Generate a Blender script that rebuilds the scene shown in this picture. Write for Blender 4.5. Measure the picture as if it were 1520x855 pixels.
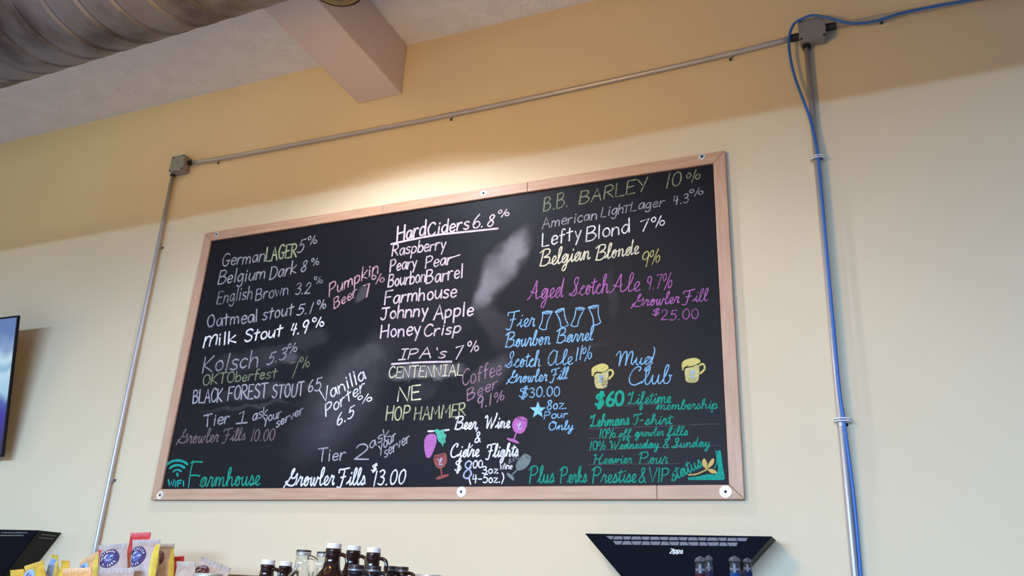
import bpy, math, random
from mathutils import Vector, Matrix, noise
random.seed(7)
C = bpy.context.scene.collection
for o in list(bpy.data.objects): bpy.data.objects.remove(o)
sc = bpy.context.scene

# ------------------------------------------------------------ camera
OZ = 1.6                                   # height of the chalkboard's lower edge above the floor
F = 1197.67
RIGHT = Vector((0.92239094, 0.38337221, 0.0471243))
DOWN = Vector((-0.09890303, 0.35235308, -0.9306264))
FWD = Vector((-0.37338069, 0.85374063, 0.36292396))
CAM = Vector((2.86512597, -2.72925217, -0.34334866 + OZ))
cd = bpy.data.cameras.new('camera'); cam = bpy.data.objects.new('camera', cd); C.objects.link(cam)
cam.matrix_world = Matrix(((RIGHT.x, -DOWN.x, -FWD.x, CAM.x), (RIGHT.y, -DOWN.y, -FWD.y, CAM.y),
                           (RIGHT.z, -DOWN.z, -FWD.z, CAM.z), (0, 0, 0, 1)))
cd.sensor_width = 36.0; cd.lens = 36.0*F/1520.0; cd.clip_start = 0.02
sc.camera = cam
def at(px, py, y=0.0):                     # a point of the photograph on the plane at depth y
    d = RIGHT*((px-760)/F) + DOWN*((py-427.5)/F) + FWD
    return CAM + d*((y-CAM.y)/d.y)

# ------------------------------------------------------------ light and exposure
sc.view_settings.view_transform = 'Standard'; sc.view_settings.look = 'None'
sc.view_settings.exposure = 0.0; sc.view_settings.gamma = 1.0; sc.view_settings.use_curve_mapping = False
w = bpy.data.worlds.new('world'); sc.world = w; w.use_nodes = True
bg = w.node_tree.nodes['Background']; bg.inputs[0].default_value = (0.25, 0.40, 1.0, 1); bg.inputs[1].default_value = 0.13
def light(name, kind, loc, energy, color, rot=(0, 0, 0), size=None, size_y=None):
    l = bpy.data.lights.new(name, kind); l.energy = energy; l.color = color
    o = bpy.data.objects.new(name, l); C.objects.link(o); o.location = loc; o.rotation_euler = rot
    if kind == 'AREA':
        l.shape = 'RECTANGLE'; l.size = size; l.size_y = size_y
    elif size: l.shadow_soft_size = size
    return o
R = math.radians
light('window_daylight', 'AREA', (1.3, -10.0, 2.93), 1620, (0.38, 0.634, 1.0), (R(90), 0, 0), 9.0, 0.94)
light('side_window_daylight', 'AREA', (-4.15, -3.0, 1.9), 30, (1.0, 0.82, 0.35), (R(90), 0, R(-75)), 2.4, 1.5)
light('upper_wall_fill', 'POINT', (-1.1, -1.74, 3.62), 8, (1.0, 0.92, 0.40), size=0.08)  # this and the next two: unseen fills added to brighten the upper wall
light('upper_wall_fill', 'POINT', (-0.9, -2.4, 3.48), 9, (0.85, 1.0, 0.56), size=0.15)
light('upper_wall_fill', 'POINT', (0.3, -1.74, 3.64), 7.5, (1.0, 0.54, 0.10), size=0.06)
light('warm_wall_fill', 'POINT', (1.6, -1.78, 2.5), 56, (1.0, 0.56, 0.03), size=0.15)  # unseen fill added to warm the middle of the wall

# ------------------------------------------------------------ mesh helpers
def MB(): return {'v': [], 'f': [], 'm': []}
def put(mb, vs, fs, mi=0):
    n = len(mb['v']); mb['v'] += [Vector(v) for v in vs]
    for f in fs: mb['f'].append([i+n for i in f]); mb['m'].append(mi)
def build(name, mb, mat, parent=None, smooth=False, base=None, bevel=0.0, kind=None):
    """links one mesh object; vertices are given in world space"""
    if parent is not None:
        r = parent
        off = Vector(r.location)
        while r.parent: r = r.parent; off += Vector(r.location)
    else: off = Vector(base) if base is not None else Vector((0, 0, 0))
    me = bpy.data.meshes.new(name); me.from_pydata([v-off for v in mb['v']], [], mb['f'])
    ms = mat if isinstance(mat, (list, tuple)) else [mat]
    for m in ms: me.materials.append(m)
    for p, mi in zip(me.polygons, mb['m']): p.material_index = mi; p.use_smooth = smooth
    me.validate(); me.update()
    o = bpy.data.objects.new(name, me); C.objects.link(o)
    if parent is not None: o.parent = parent
    else: o.location = off
    if bevel:
        b = o.modifiers.new('bevel', 'BEVEL'); b.width = bevel; b.segments = 2; b.limit_method = 'ANGLE'
    if kind: o['kind'] = kind
    return o
def tag(o, label, cat, group=None):
    o['label'] = label; o['category'] = cat
    if group: o['group'] = group
    return o
def thing(name, label, cat, loc, group=None):
    o = bpy.data.objects.new(name, None); C.objects.link(o); o.location = loc; o.empty_display_size = 0.1
    return tag(o, label, cat, group)
def box(mb, lo, hi, mi=0):
    x0, y0, z0 = lo; x1, y1, z1 = hi
    put(mb, [(x0,y0,z0),(x1,y0,z0),(x1,y1,z0),(x0,y1,z0),(x0,y0,z1),(x1,y0,z1),(x1,y1,z1),(x0,y1,z1)],
        [(3,2,1,0),(4,5,6,7),(0,1,5,4),(1,2,6,5),(2,3,7,6),(3,0,4,7)], mi)
def prism(mb, poly, y0, y1, mi=0):         # poly in x,z, counter-clockwise seen from the room; from y0 (front) to y1 (back)
    n = len(poly)
    vs = [(x, y0, z) for x, z in poly]+[(x, y1, z) for x, z in poly]
    put(mb, vs, [list(range(n)), list(range(2*n-1, n-1, -1))]+[(i, n+i, n+(i+1) % n, (i+1) % n) for i in range(n)], mi)
def hull8(mb, front, back, mi=0):          # two quads, front and back
    put(mb, list(front)+list(back), [(0,1,2,3),(7,6,5,4),(0,4,5,1),(1,5,6,2),(2,6,7,3),(3,7,4,0)], mi)
def tube(mb, pts, r, seg=12, mi=0, closed=False):
    pts = [Vector(p) for p in pts]; n = len(pts)
    rs = r if isinstance(r, (list, tuple)) else [r]*n
    rings = []; nrm = None
    for i, p in enumerate(pts):
        a = pts[i-1] if (i > 0 or closed) else p
        b = pts[(i+1) % n] if (i < n-1 or closed) else p
        t = (b-a).normalized()
        if nrm is None:
            nrm = t.orthogonal().normalized()
        else:
            nrm = (nrm - t*nrm.dot(t)).normalized()
        bi = t.cross(nrm)
        rings.append([p+(nrm*math.cos(2*math.pi*k/seg)+bi*math.sin(2*math.pi*k/seg))*rs[i] for k in range(seg)])
    vs = [v for rg in rings for v in rg]; fs = []
    for i in range(n if closed else n-1):
        j = (i+1) % n
        for k in range(seg):
            fs.append((i*seg+k, i*seg+(k+1) % seg, j*seg+(k+1) % seg, j*seg+k))
    if not closed:
        fs.append(list(range(seg-1, -1, -1))); fs.append([(n-1)*seg+k for k in range(seg)])
    put(mb, vs, fs, mi)
def lathe(mb, prof, org, axis='Z', seg=28, mi=0):      # profile of (radius, height)
    vs = []; fs = []; org = Vector(org)
    for r, h in prof:
        for k in range(seg):
            a = 2*math.pi*k/seg
            if axis == 'Z': v = Vector((r*math.cos(a), r*math.sin(a), h))
            else: v = Vector((r*math.cos(a), -h, r*math.sin(a)))     # height points into the room
            vs.append(org+v)
    n = len(prof)
    for i in range(n-1):
        for k in range(seg):
            fs.append((i*seg+k, i*seg+(k+1) % seg, (i+1)*seg+(k+1) % seg, (i+1)*seg+k))
    if prof[0][0] > 1e-6: fs.append(list(range(seg-1, -1, -1)))
    if prof[-1][0] > 1e-6: fs.append([(n-1)*seg+k for k in range(seg)])
    put(mb, vs, fs, mi)
def spline(pts, n=8):                      # Catmull-Rom through the points
    pts = [Vector(p) for p in pts]
    if len(pts) < 3: return pts
    out = []
    for i in range(len(pts)-1):
        p0 = pts[i-1] if i else pts[0]*2-pts[1]
        p1, p2 = pts[i], pts[i+1]
        p3 = pts[i+2] if i+2 < len(pts) else p2*2-p1
        for k in range(n):
            t = k/n
            out.append(0.5*((2*p1)+(p2-p0)*t+(2*p0-5*p1+4*p2-p3)*t*t+(3*p1-p0-3*p2+p3)*t**3))
    out.append(pts[-1]); return out

# ------------------------------------------------------------ materials
def mat(name, col, rough=0.6, metal=0.0, trans=0.0, spec=None, ior=None):
    m = bpy.data.materials.new(name); m.use_nodes = True; b = m.node_tree.nodes['Principled BSDF']
    b.inputs['Base Color'].default_value = (*col, 1); b.inputs['Roughness'].default_value = rough
    b.inputs['Metallic'].default_value = metal
    if trans: b.inputs['Transmission Weight'].default_value = trans
    if spec is not None: b.inputs['Specular IOR Level'].default_value = spec
    if ior: b.inputs['IOR'].default_value = ior
    return m
def nd(m, t, **kw):
    n = m.node_tree.nodes.new(t)
    for k, v in kw.items():
        if k in n.inputs: n.inputs[k].default_value = v
        else: setattr(n, k, v)
    return n
def lk(m, a, b): m.node_tree.links.new(a, b)
def mottle(m, c1, c2, scale=6.0, stretch=(1, 1, 1), lo=0.35, hi=0.65, detail=4.0, bump=0.0, bscale=60.0, bdist=0.004, rough=None):
    b = m.node_tree.nodes['Principled BSDF']
    tc = nd(m, 'ShaderNodeTexCoord'); mp = nd(m, 'ShaderNodeMapping'); mp.inputs['Scale'].default_value = stretch
    lk(m, tc.outputs['Object'], mp.inputs['Vector'])
    nz = nd(m, 'ShaderNodeTexNoise', Scale=scale, Detail=detail); lk(m, mp.outputs[0], nz.inputs['Vector'])
    rp = nd(m, 'ShaderNodeValToRGB'); lk(m, nz.outputs['Fac'], rp.inputs['Fac'])
    e = rp.color_ramp.elements; e[0].position = lo; e[0].color = (*c1, 1); e[1].position = hi; e[1].color = (*c2, 1)
    lk(m, rp.outputs['Color'], b.inputs['Base Color'])
    if bump:
        n2 = nd(m, 'ShaderNodeTexNoise', Scale=bscale, Detail=5.0); lk(m, tc.outputs['Object'], n2.inputs['Vector'])
        bp = nd(m, 'ShaderNodeBump', Strength=bump, Distance=bdist); lk(m, n2.outputs['Fac'], bp.inputs['Height'])
        lk(m, bp.outputs['Normal'], b.inputs['Normal'])
    return m
WALL = mottle(mat('cream_wall_paint', (0.74, 0.60, 0.41), 0.75, spec=0.25), (0.725, 0.59, 0.40), (0.755, 0.615, 0.42), 1.3, bump=0.08, bscale=90, bdist=0.002)
CEIL = mottle(mat('rough_ceiling_plaster', (0.60, 0.56, 0.57), 0.9), (0.77, 0.76, 0.84), (0.83, 0.82, 0.90), 9, bump=1.0, bscale=42, bdist=0.012)
BEAM = mottle(mat('beam_paint', (0.60, 0.49, 0.45), 0.8), (0.65, 0.55, 0.55), (0.67, 0.57, 0.57), 3)
FLOOR = mottle(mat('pale_concrete_floor', (0.55, 0.53, 0.52), 0.5), (0.50, 0.48, 0.47), (0.60, 0.58, 0.57), 3)
WOODX = mottle(mat('maple_along', (0.62, 0.42, 0.31), 0.5), (0.50, 0.285, 0.175), (0.60, 0.365, 0.24), 5, (1, 9, 12), bump=0.1, bscale=40)
WOODZ = mottle(mat('maple_upright', (0.62, 0.42, 0.31), 0.5), (0.51, 0.30, 0.19), (0.60, 0.37, 0.25), 5, (12, 9, 1), bump=0.1, bscale=40)
GREYBOX = mat('grey_box_enamel', (0.26, 0.24, 0.25), 0.5, 0.1)
STRAP = mat('strap_steel', (0.50, 0.47, 0.47), 0.4, 0.4)
DARK = mat('dark_metal', (0.03, 0.028, 0.027), 0.5, 0.4)
PIPE = mat('galvanised_pipe', (0.46, 0.43, 0.45), 0.36, 0.35)
ZINC = mat('zinc', (0.75, 0.76, 0.78), 0.35, 0.6)
BLUE = mat('blue_cable_jacket', (0.03, 0.14, 0.47), 0.4)
TIE = mat('clear_tie', (0.75, 0.77, 0.78), 0.4)
BLACK = mat('black_gloss', (0.004, 0.005, 0.009), 0.55, spec=0.03)
BLACKM = mat('black_satin', (0.013, 0.012, 0.011), 0.45)
SIDE = mat('smoked_side', (0.020, 0.021, 0.019), 0.5, spec=0.15)
GRILLE = mat('grey_grille', (0.18, 0.172, 0.20), 0.5, spec=0.2)
WHITEP = mat('white_print', (0.78, 0.78, 0.80), 0.5)
FAINTP = mat('grey_print', (0.13, 0.13, 0.13), 0.6)
AMBER = mat('amber_glass', (0.030, 0.010, 0.007), 0.08, 0, 0.2)
AMBERD = mat('dark_amber_glass', (0.016, 0.010, 0.012), 0.08, 0, 0.1)
CLEAR = mat('clear_glass', (0.93, 0.95, 0.94), 0.02, 0, 1.0, ior=1.45)
CAPW = mat('white_cap', (0.80, 0.77, 0.80), 0.45)
CAPK = mat('black_cap', (0.03, 0.022, 0.022), 0.45)
SILVER = mat('silver_band', (0.62, 0.60, 0.62), 0.35, 0.5)
CRATE = mottle(mat('crate_wood', (0.42, 0.30, 0.20), 0.7), (0.36, 0.25, 0.16), (0.47, 0.35, 0.24), 8, (1, 6, 6))
TOP = mottle(mat('counter_laminate', (0.30, 0.22, 0.16), 0.4), (0.26, 0.19, 0.13), (0.34, 0.25, 0.18), 6, (1, 7, 1))

# ------------------------------------------------------------ setting
WY = 0.022                                 # face of the chalkboard wall
CZ = 2.165+OZ
XL, XR, YF = -4.2, 6.4, -7.0
def struct(name, lo, hi, m):
    mb = MB(); box(mb, lo, hi); return build(name, mb, m, kind='structure')
struct('wall_back', (XL, WY, 0), (XR, WY+0.12, CZ), WALL)
struct('ceiling', (XL, YF, CZ), (XR, WY+0.12, CZ+0.1), CEIL)
struct('floor', (XL, YF, -0.1), (XR, WY+0.12, 0), FLOOR)
WH = 2.75                                  # lower edge of an unseen wall added to keep daylight off the upper wall
struct('wall_daylight_cutoff', (XL, YF-0.15, WH), (XR, YF, CZ+0.1), WALL)
b0 = at(532, 150, WY); b1 = at(597, 135, WY)
mb = MB(); box(mb, (b0.x, YF, 1.882+OZ), (b1.x, WY, CZ)); build('trim_1', mb, BEAM, kind='structure', bevel=0.006)

# ------------------------------------------------------------ chalkboard: surface and frame
W_, H_ = 2.52, 1.286
BY = 0.010                                 # face of the writing surface
board = thing('chalkboard', 'large wood-framed chalkboard beer menu covered in coloured chalk lettering', 'chalkboard', (W_/2, WY, OZ))
def smudge_material():
    m = mat('chalkboard_black', (0.012, 0.012, 0.016), 0.5, spec=0.14)
    b = m.node_tree.nodes['Principled BSDF']
    tc = nd(m, 'ShaderNodeTexCoord')
    nz = nd(m, 'ShaderNodeTexNoise', Scale=9.0, Detail=5.0); lk(m, tc.outputs['Object'], nz.inputs['Vector'])
    wob = nd(m, 'ShaderNodeVectorMath', operation='MULTIPLY_ADD')
    lk(m, nz.outputs['Color'], wob.inputs[0]); wob.inputs[1].default_value = (0.10, 0.10, 0.10)
    sub = nd(m, 'ShaderNodeVectorMath', operation='ADD'); sub.inputs[1].default_value = (-0.05, -0.05, -0.05)
    lk(m, tc.outputs['Object'], wob.inputs[2]); lk(m, wob.outputs[0], sub.inputs[0])
    total = None
    # centre, half-length, half-width (photo), tilt, strength, colour is always chalk dust
    S = [((768, 365), (722, 432), 30, 0.25), ((775, 348), (750, 395), 22, 0.16), ((730, 415), (716, 440), 20, 0.14),
         ((585, 556), (680, 549), 13, 0.24), ((490, 625), (545, 545), 62, 0.055), ((530, 535), (555, 525), 22, 0.05),
         ((455, 650), (500, 560), 50, 0.03), ((320, 590), (460, 575), 13, 0.05), ((320, 540), (440, 525), 22, 0.04),
         ((715, 570), (735, 545), 26, 0.07), ((440, 505), (480, 500), 18, 0.04), ((428, 533), (438, 525), 10, 0.10),
         ((535, 440), (540, 430), 12, 0.09), ((300, 610), (440, 596), 5, 0.05), ((720, 460), (745, 500), 22, 0.05),
         ((600, 500), (700, 420), 80, 0.016), ((800, 540), (905, 505), 5, 0.02), ((905, 395), (915, 470), 9, 0.025),
         ((400, 650), (700, 640), 60, 0.006), ((835, 470), (850, 500), 8, 0.02), ((610, 590), (640, 575), 16, 0.03)]
    for a, c, hw, st in S:
        A = at(*a, BY); B = at(*c, BY); mid = (A+B)/2-Vector((W_/2, 0, OZ)); d = B-A
        ang = math.atan2(d.z, d.x); sx = d.length/2+hw*0.0026; sz = hw*0.0026
        mp = nd(m, 'ShaderNodeMapping', vector_type='TEXTURE')
        mp.inputs['Location'].default_value = (mid.x, 0, mid.z); mp.inputs['Rotation'].default_value = (0, -ang, 0)
        mp.inputs['Scale'].default_value = (sx, 100, sz); lk(m, sub.outputs[0], mp.inputs['Vector'])
        ln = nd(m, 'ShaderNodeVectorMath', operation='LENGTH'); lk(m, mp.outputs[0], ln.inputs[0])
        mr = nd(m, 'ShaderNodeMapRange', interpolation_type='SMOOTHSTEP'); lk(m, ln.outputs['Value'], mr.inputs['Value'])
        mr.inputs['From Min'].default_value = 1.15; mr.inputs['From Max'].default_value = 0.45
        mr.inputs['To Min'].default_value = 0.0; mr.inputs['To Max'].default_value = st
        if total is None: total = mr.outputs[0]
        else:
            ad = nd(m, 'ShaderNodeMath', operation='ADD'); lk(m, total, ad.inputs[0]); lk(m, mr.outputs[0], ad.inputs[1]); total = ad.outputs[0]
    n2 = nd(m, 'ShaderNodeTexNoise', Scale=5.0, Detail=7.0, Roughness=0.6); lk(m, tc.outputs['Object'], n2.inputs['Vector'])
    r2 = nd(m, 'ShaderNodeMapRange'); lk(m, n2.outputs['Fac'], r2.inputs['Value'])
    r2.inputs['From Min'].default_value = 0.3; r2.inputs['From Max'].default_value = 0.7
    r2.inputs['To Min'].default_value = 0.55; r2.inputs['To Max'].default_value = 1.2
    mu = nd(m, 'ShaderNodeMath', operation='MULTIPLY', use_clamp=True); lk(m, total, mu.inputs[0]); lk(m, r2.outputs[0], mu.inputs[1])
    # thin dust over everything
    ad = nd(m, 'ShaderNodeMath', operation='MULTIPLY_ADD'); lk(m, r2.outputs[0], ad.inputs[0]); ad.inputs[1].default_value = 0.003
    lk(m, mu.outputs[0], ad.inputs[2])
    mx = nd(m, 'ShaderNodeMix', data_type='RGBA'); lk(m, ad.outputs[0], mx.inputs[0])
    mx.inputs[6].default_value = (0.009, 0.0085, 0.0125, 1); mx.inputs[7].default_value = (0.62, 0.58, 0.64, 1)
    lk(m, mx.outputs[2], b.inputs['Base Color'])
    return m
mb = MB(); box(mb, (0.03, BY, OZ+0.03), (W_-0.03, WY-0.001, OZ+H_-0.03)); build('writing_surface', mb, smudge_material(), board)
RW = 0.046
ol = [(0, 0), (W_, 0), (W_, H_), (0, H_)]
def rail(poly, m):
    mb = MB(); prism(mb, [(x, z+OZ) for x, z in poly], 0.0, WY-0.001); return build('frame_rail', mb, m, board, bevel=0.0022)
j1 = at(568, 308).x; j2 = at(783, 274).x; j3 = at(975, 731).x; g = 0.0006
rail([(0, H_), (RW, H_-RW), (j1-g, H_-RW), (j1-g, H_)], WOODX)
rail([(j1+g, H_), (j1+g, H_-RW), (j2-g, H_-RW), (j2-g, H_)], WOODX)
rail([(j2+g, H_), (j2+g, H_-RW), (W_-RW, H_-RW), (W_, H_)], WOODX)
rail([(0, 0), (j3-g, 0), (j3-g, RW), (RW, RW)], WOODX)
rail([(j3+g, 0), (W_, 0), (W_-RW, RW), (j3+g, RW)], WOODX)
rail([(0, 0.001), (RW, RW+0.001), (RW, H_-RW-0.001), (0, H_-0.001)], WOODZ)
rail([(W_, 0.001), (W_, H_-0.001), (W_-RW, H_-RW-0.001), (W_-RW, RW+0.001)], WOODZ)
for px, py in ((238, 735), (685, 730), (1077, 730), (322, 348), (718, 287), (1042, 233)):
    p = at(px, py); mb = MB(); big = 0.0185 if py > 600 else 0.0135
    lathe(mb, [(0.004, 0.0), (big, 0.0), (big, 0.0018), (0.004, 0.0024)], (p.x, -0.0003, p.z), 'Y', 24)
    wsh = build('washer', mb, ZINC, board, smooth=False)
    mb = MB(); lathe(mb, [(0.0052, 0.001), (0.0052, 0.004), (0.003, 0.006), (0.0, 0.0063)], (p.x, -0.0003, p.z), 'Y', 14)
    build('screw', mb, DARK, wsh, smooth=True)

# ------------------------------------------------------------ chalk handwriting: two stroke alphabets
# print hand: cap height 10, x-height 6; '~' marks a curved stroke
PR = {
'A':(6.4,'0,0 3,10 6.2,0|1.2,3.8 5.2,3.8'),'B':(6,'0,0 0.3,10|~0.1,9.8 3.5,10 5,8.3 3.6,6 0.5,5.3|~0.5,5.3 4,5.2 5.8,3 4,0.3 0,0'),
'C':(5.8,'~5.6,8.5 4.2,10 2,9.3 0.3,6 0.5,2.5 2.2,0.1 4.4,0.3 5.8,1.8'),'D':(6.2,'0.2,0 0.5,10|~0,9.8 3,9.8 5.8,7.5 6,4 4,0.8 0,0'),
'E':(5.2,'5,10 0.3,10 0,0 5,0|0.2,5.2 4,5.4'),'F':(5.2,'0,0 0.3,10 5.3,10.2|0.2,5.2 4,5.4'),
'G':(6.4,'~5.6,8.8 4,10 1.6,9 0.2,5.5 1,1.5 3,0 5,1 5.6,4.2|3.4,4.3 6.3,4.3'),'H':(6.2,'0.3,10 0,0|6,10 5.7,0|0.2,5 5.8,5.4'),
'I':(4.2,'0.3,10 4.2,10|2.3,10 2.1,0|0,0 4,0'),'J':(6,'0.5,9.8 6.5,10|~4,9.9 4,4 3.4,0.8 1.6,0 0.2,1.6'),
'K':(5.6,'0.2,10 0,0|5.4,10 0.3,4.4 5.6,0'),'L':(5,'0.3,10 0,0.2 4.8,0'),'M':(7.6,'0,0 0.8,10 3.8,3.5 6.8,10 7.5,0'),
'N':(6.4,'0,0 0.2,10 5.8,0 6.2,10'),'O':(6.4,'~3.4,10 1.2,8.6 0.2,5 1.2,1.2 3.2,0 5.4,1.4 6.2,5 5.2,8.8 3.2,10'),
'P':(5.4,'0,0 0.3,10|~0.1,9.6 3.5,10 5.3,8 4,5.4 0.3,4.6'),'R':(5.8,'0,0 0.3,10|~0.1,9.6 3.5,10 5.2,8 4,5.6 0.3,4.8|1.8,4.8 5.8,0'),
'S':(5.2,'~5.2,8.8 3.4,10 1,9 0.8,6.8 3,5.3 5,3.4 4.4,0.9 2,0 0.2,1.4'),'T':(6.2,'0,10 6.4,10.2|3.2,10 3,0'),
'U':(6,'~0.2,10 0.1,4 1,0.6 3,0 5,1 5.8,4 6,10'),'V':(5.8,'0,10 2.8,0 6,10'),'W':(8,'0,10 2,0 4,7 6,0 8,10'),
'Y':(5.6,'0,10 2.9,5|6,10 2.2,0'),'Z':(5.6,'0.2,10 5.6,10 0,0 5.8,0'),
'a':(4.6,'~4.4,5.2 2.6,6 0.6,4.4 0.3,1.8 1.6,0.1 3.4,1.4 4.3,5|4.5,5.6 4.7,0'),'b':(4.4,'0.3,10 0.1,0|~0.2,3.5 2.2,5.8 4.3,4.4 4.2,1.4 2.2,0 0.2,0.8'),
'c':(4,'~4,5 2.4,6 0.6,4.4 0.4,1.6 2,0 4,1'),'d':(4.6,'~4.2,5 2.4,6 0.6,4.4 0.3,1.8 1.8,0 3.6,1.4 4.3,4|4.6,10 4.5,0'),
'e':(4.2,'~0.4,3 4,3.5 3.8,5.3 2.2,6 0.6,4.4 0.5,1.6 2,0 4.2,1'),'f':(3.8,'~4,9.4 2.8,10 1.8,8.4 1.5,0|0.2,5.6 3.6,5.8'),
'g':(4.6,'~4.4,5.2 2.6,6 0.6,4.4 0.4,2 1.6,0.4 3.4,1.6 4.4,5.2|~4.4,5.6 4.3,-1 3.4,-3.4 1.4,-3.6 0.4,-2.4'),
'h':(4.6,'0.3,10 0,0|~0.1,3 1.4,5.4 3,5.8 4.1,4.4 4.3,0'),'i':(1.6,'0.8,5.6 0.7,0|0.9,7.6 0.95,8.2'),
'j':(2.4,'~1.8,5.6 1.7,-2 0.2,-3.4|1.9,7.6 1.95,8.2'),'k':(4.4,'0.3,10 0,0|4,6 0.3,2.6 4.4,0'),'l':(1.4,'0.8,10 0.6,0'),
'm':(7,'0.2,5.8 0,0|~0.1,3 1.2,5.4 2.6,5.4 3.3,4 3.3,0|~3.4,3 4.6,5.4 6,5.4 6.7,4 6.8,0'),'n':(4.6,'0.2,5.8 0,0|~0.1,3 1.4,5.4 3,5.6 4.1,4.2 4.3,0'),
'o':(4.4,'~2.4,6 0.8,5 0.2,2.8 1,0.6 2.4,0 4,1.2 4.3,3.4 3.4,5.4 2.2,6'),'p':(4.6,'0.3,5.8 0,-4|~0.2,4.6 2.2,6 4.3,4.6 4,1.6 2.2,0.2 0.2,0.8'),
'r':(3.4,'0.2,5.8 0,0|~0.1,2.6 1.2,5 2.4,5.8 3.6,5.4'),'s':(3.8,'~3.8,5.4 2.2,6 0.6,5 1.4,3.5 3.2,2.6 3.6,1 2,0 0.2,0.7'),
't':(4,'2,9 1.8,0|0,6 4,6.4'),'u':(4.6,'~0.2,5.8 0.2,2 1.4,0.1 3,0.8 4.2,3.6|4.4,5.8 4.5,0'),'v':(4,'0,5.8 2,0 4.2,5.8'),
'w':(6,'0,5.8 1.6,0 3,4.6 4.4,0 6,5.8'),'y':(4.4,'0.2,5.8 2.2,1|4.4,5.8 1.4,-4'),'z':(4,'0.2,5.6 4,5.8 0,0 4.2,0.2'),
'0':(5.6,'~3,10 1,8.4 0.2,5 1,1.4 2.8,0 4.8,1.6 5.4,5 4.6,8.6 2.8,10'),'1':(2.4,'1.6,10 1,0'),'!':(4.4,'0.6,8 2.4,10 2.2,0|0,0 4.4,0'),
'2':(5.4,'~0.4,7.6 1.4,9.6 3.4,10 4.8,8.2 4,5.4 0.2,0.2|0.2,0.2 5.6,0'),'3':(5,'~0.4,9 2.4,10 4.4,8.6 3.8,6.4 1.8,5.4|~1.8,5.4 4.4,4.4 4.8,2 3,0 0.2,1'),
'4':(5.2,'1.2,10 0.4,4.4 5.2,5|4,9.4 3.6,0'),'5':(5,'4.8,10 1.2,9.8 0.8,5.8|~0.8,5.8 3,6.4 4.8,4.4 4.2,1.2 2.2,0 0.2,0.8'),
'6':(5,'~3.6,10 1.4,7 0.3,3.4 1.2,0.6 3.2,0.2 4.6,2.2 3.6,4.6 1.6,4.4 0.5,2.6'),'7':(5.2,'0.2,9.4 5.2,10 2,0'),
'8':(5,'~4.4,8.6 2.8,10 1,8.8 1.4,6.6 3.8,4.4 4.6,2 2.8,0 0.6,1.4 1,3.8 3.4,6 4.4,8.6'),
'9':(5,'~4.6,7.8 3.2,10 1,9 0.6,6.4 2.2,4.8 4,6 4.7,8.4|4.7,8.4 3.6,0'),
'%':(9,'~2,10 0.6,8.6 0.5,6.4 1.6,5 3,6.4 3,8.6 2,10|6.6,10.4 3.4,-1|~7.6,5.4 6.2,4 6.2,1.6 7.4,0.2 8.8,1.6 8.8,4 7.6,5.4'),
'.':(1.8,'0.6,0.1 1,0.5'),"'":(1.8,'0.6,10 1.2,8'),'-':(4.4,'0.4,4.4 3.8,4.6'),',':(2,'1,0.8 0.4,-1.8'),' ':(3.4,''),
'(':(2.6,'~2.4,11 0.8,8 0.5,4 2.2,-1.5'),')':(2.6,'~0.2,11 1.8,8 2,4 0.2,-1.5'),
'$':(5.6,'~5.2,8.6 3.4,9.6 1,8.6 0.9,6.6 3,5.2 5,3.4 4.4,1 2,0.4 0.2,1.6|3.3,11.4 2.1,-1.6|4.3,11.4 3.1,-1.6'),
'&':(6,'~5,3.4 3.2,0.2 1,0.4 0.6,2.4 3.6,6.4 4.2,8.6 3,10 1.6,8.6 2.2,6.4 5.2,1.2 6.2,0'),
}
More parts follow.
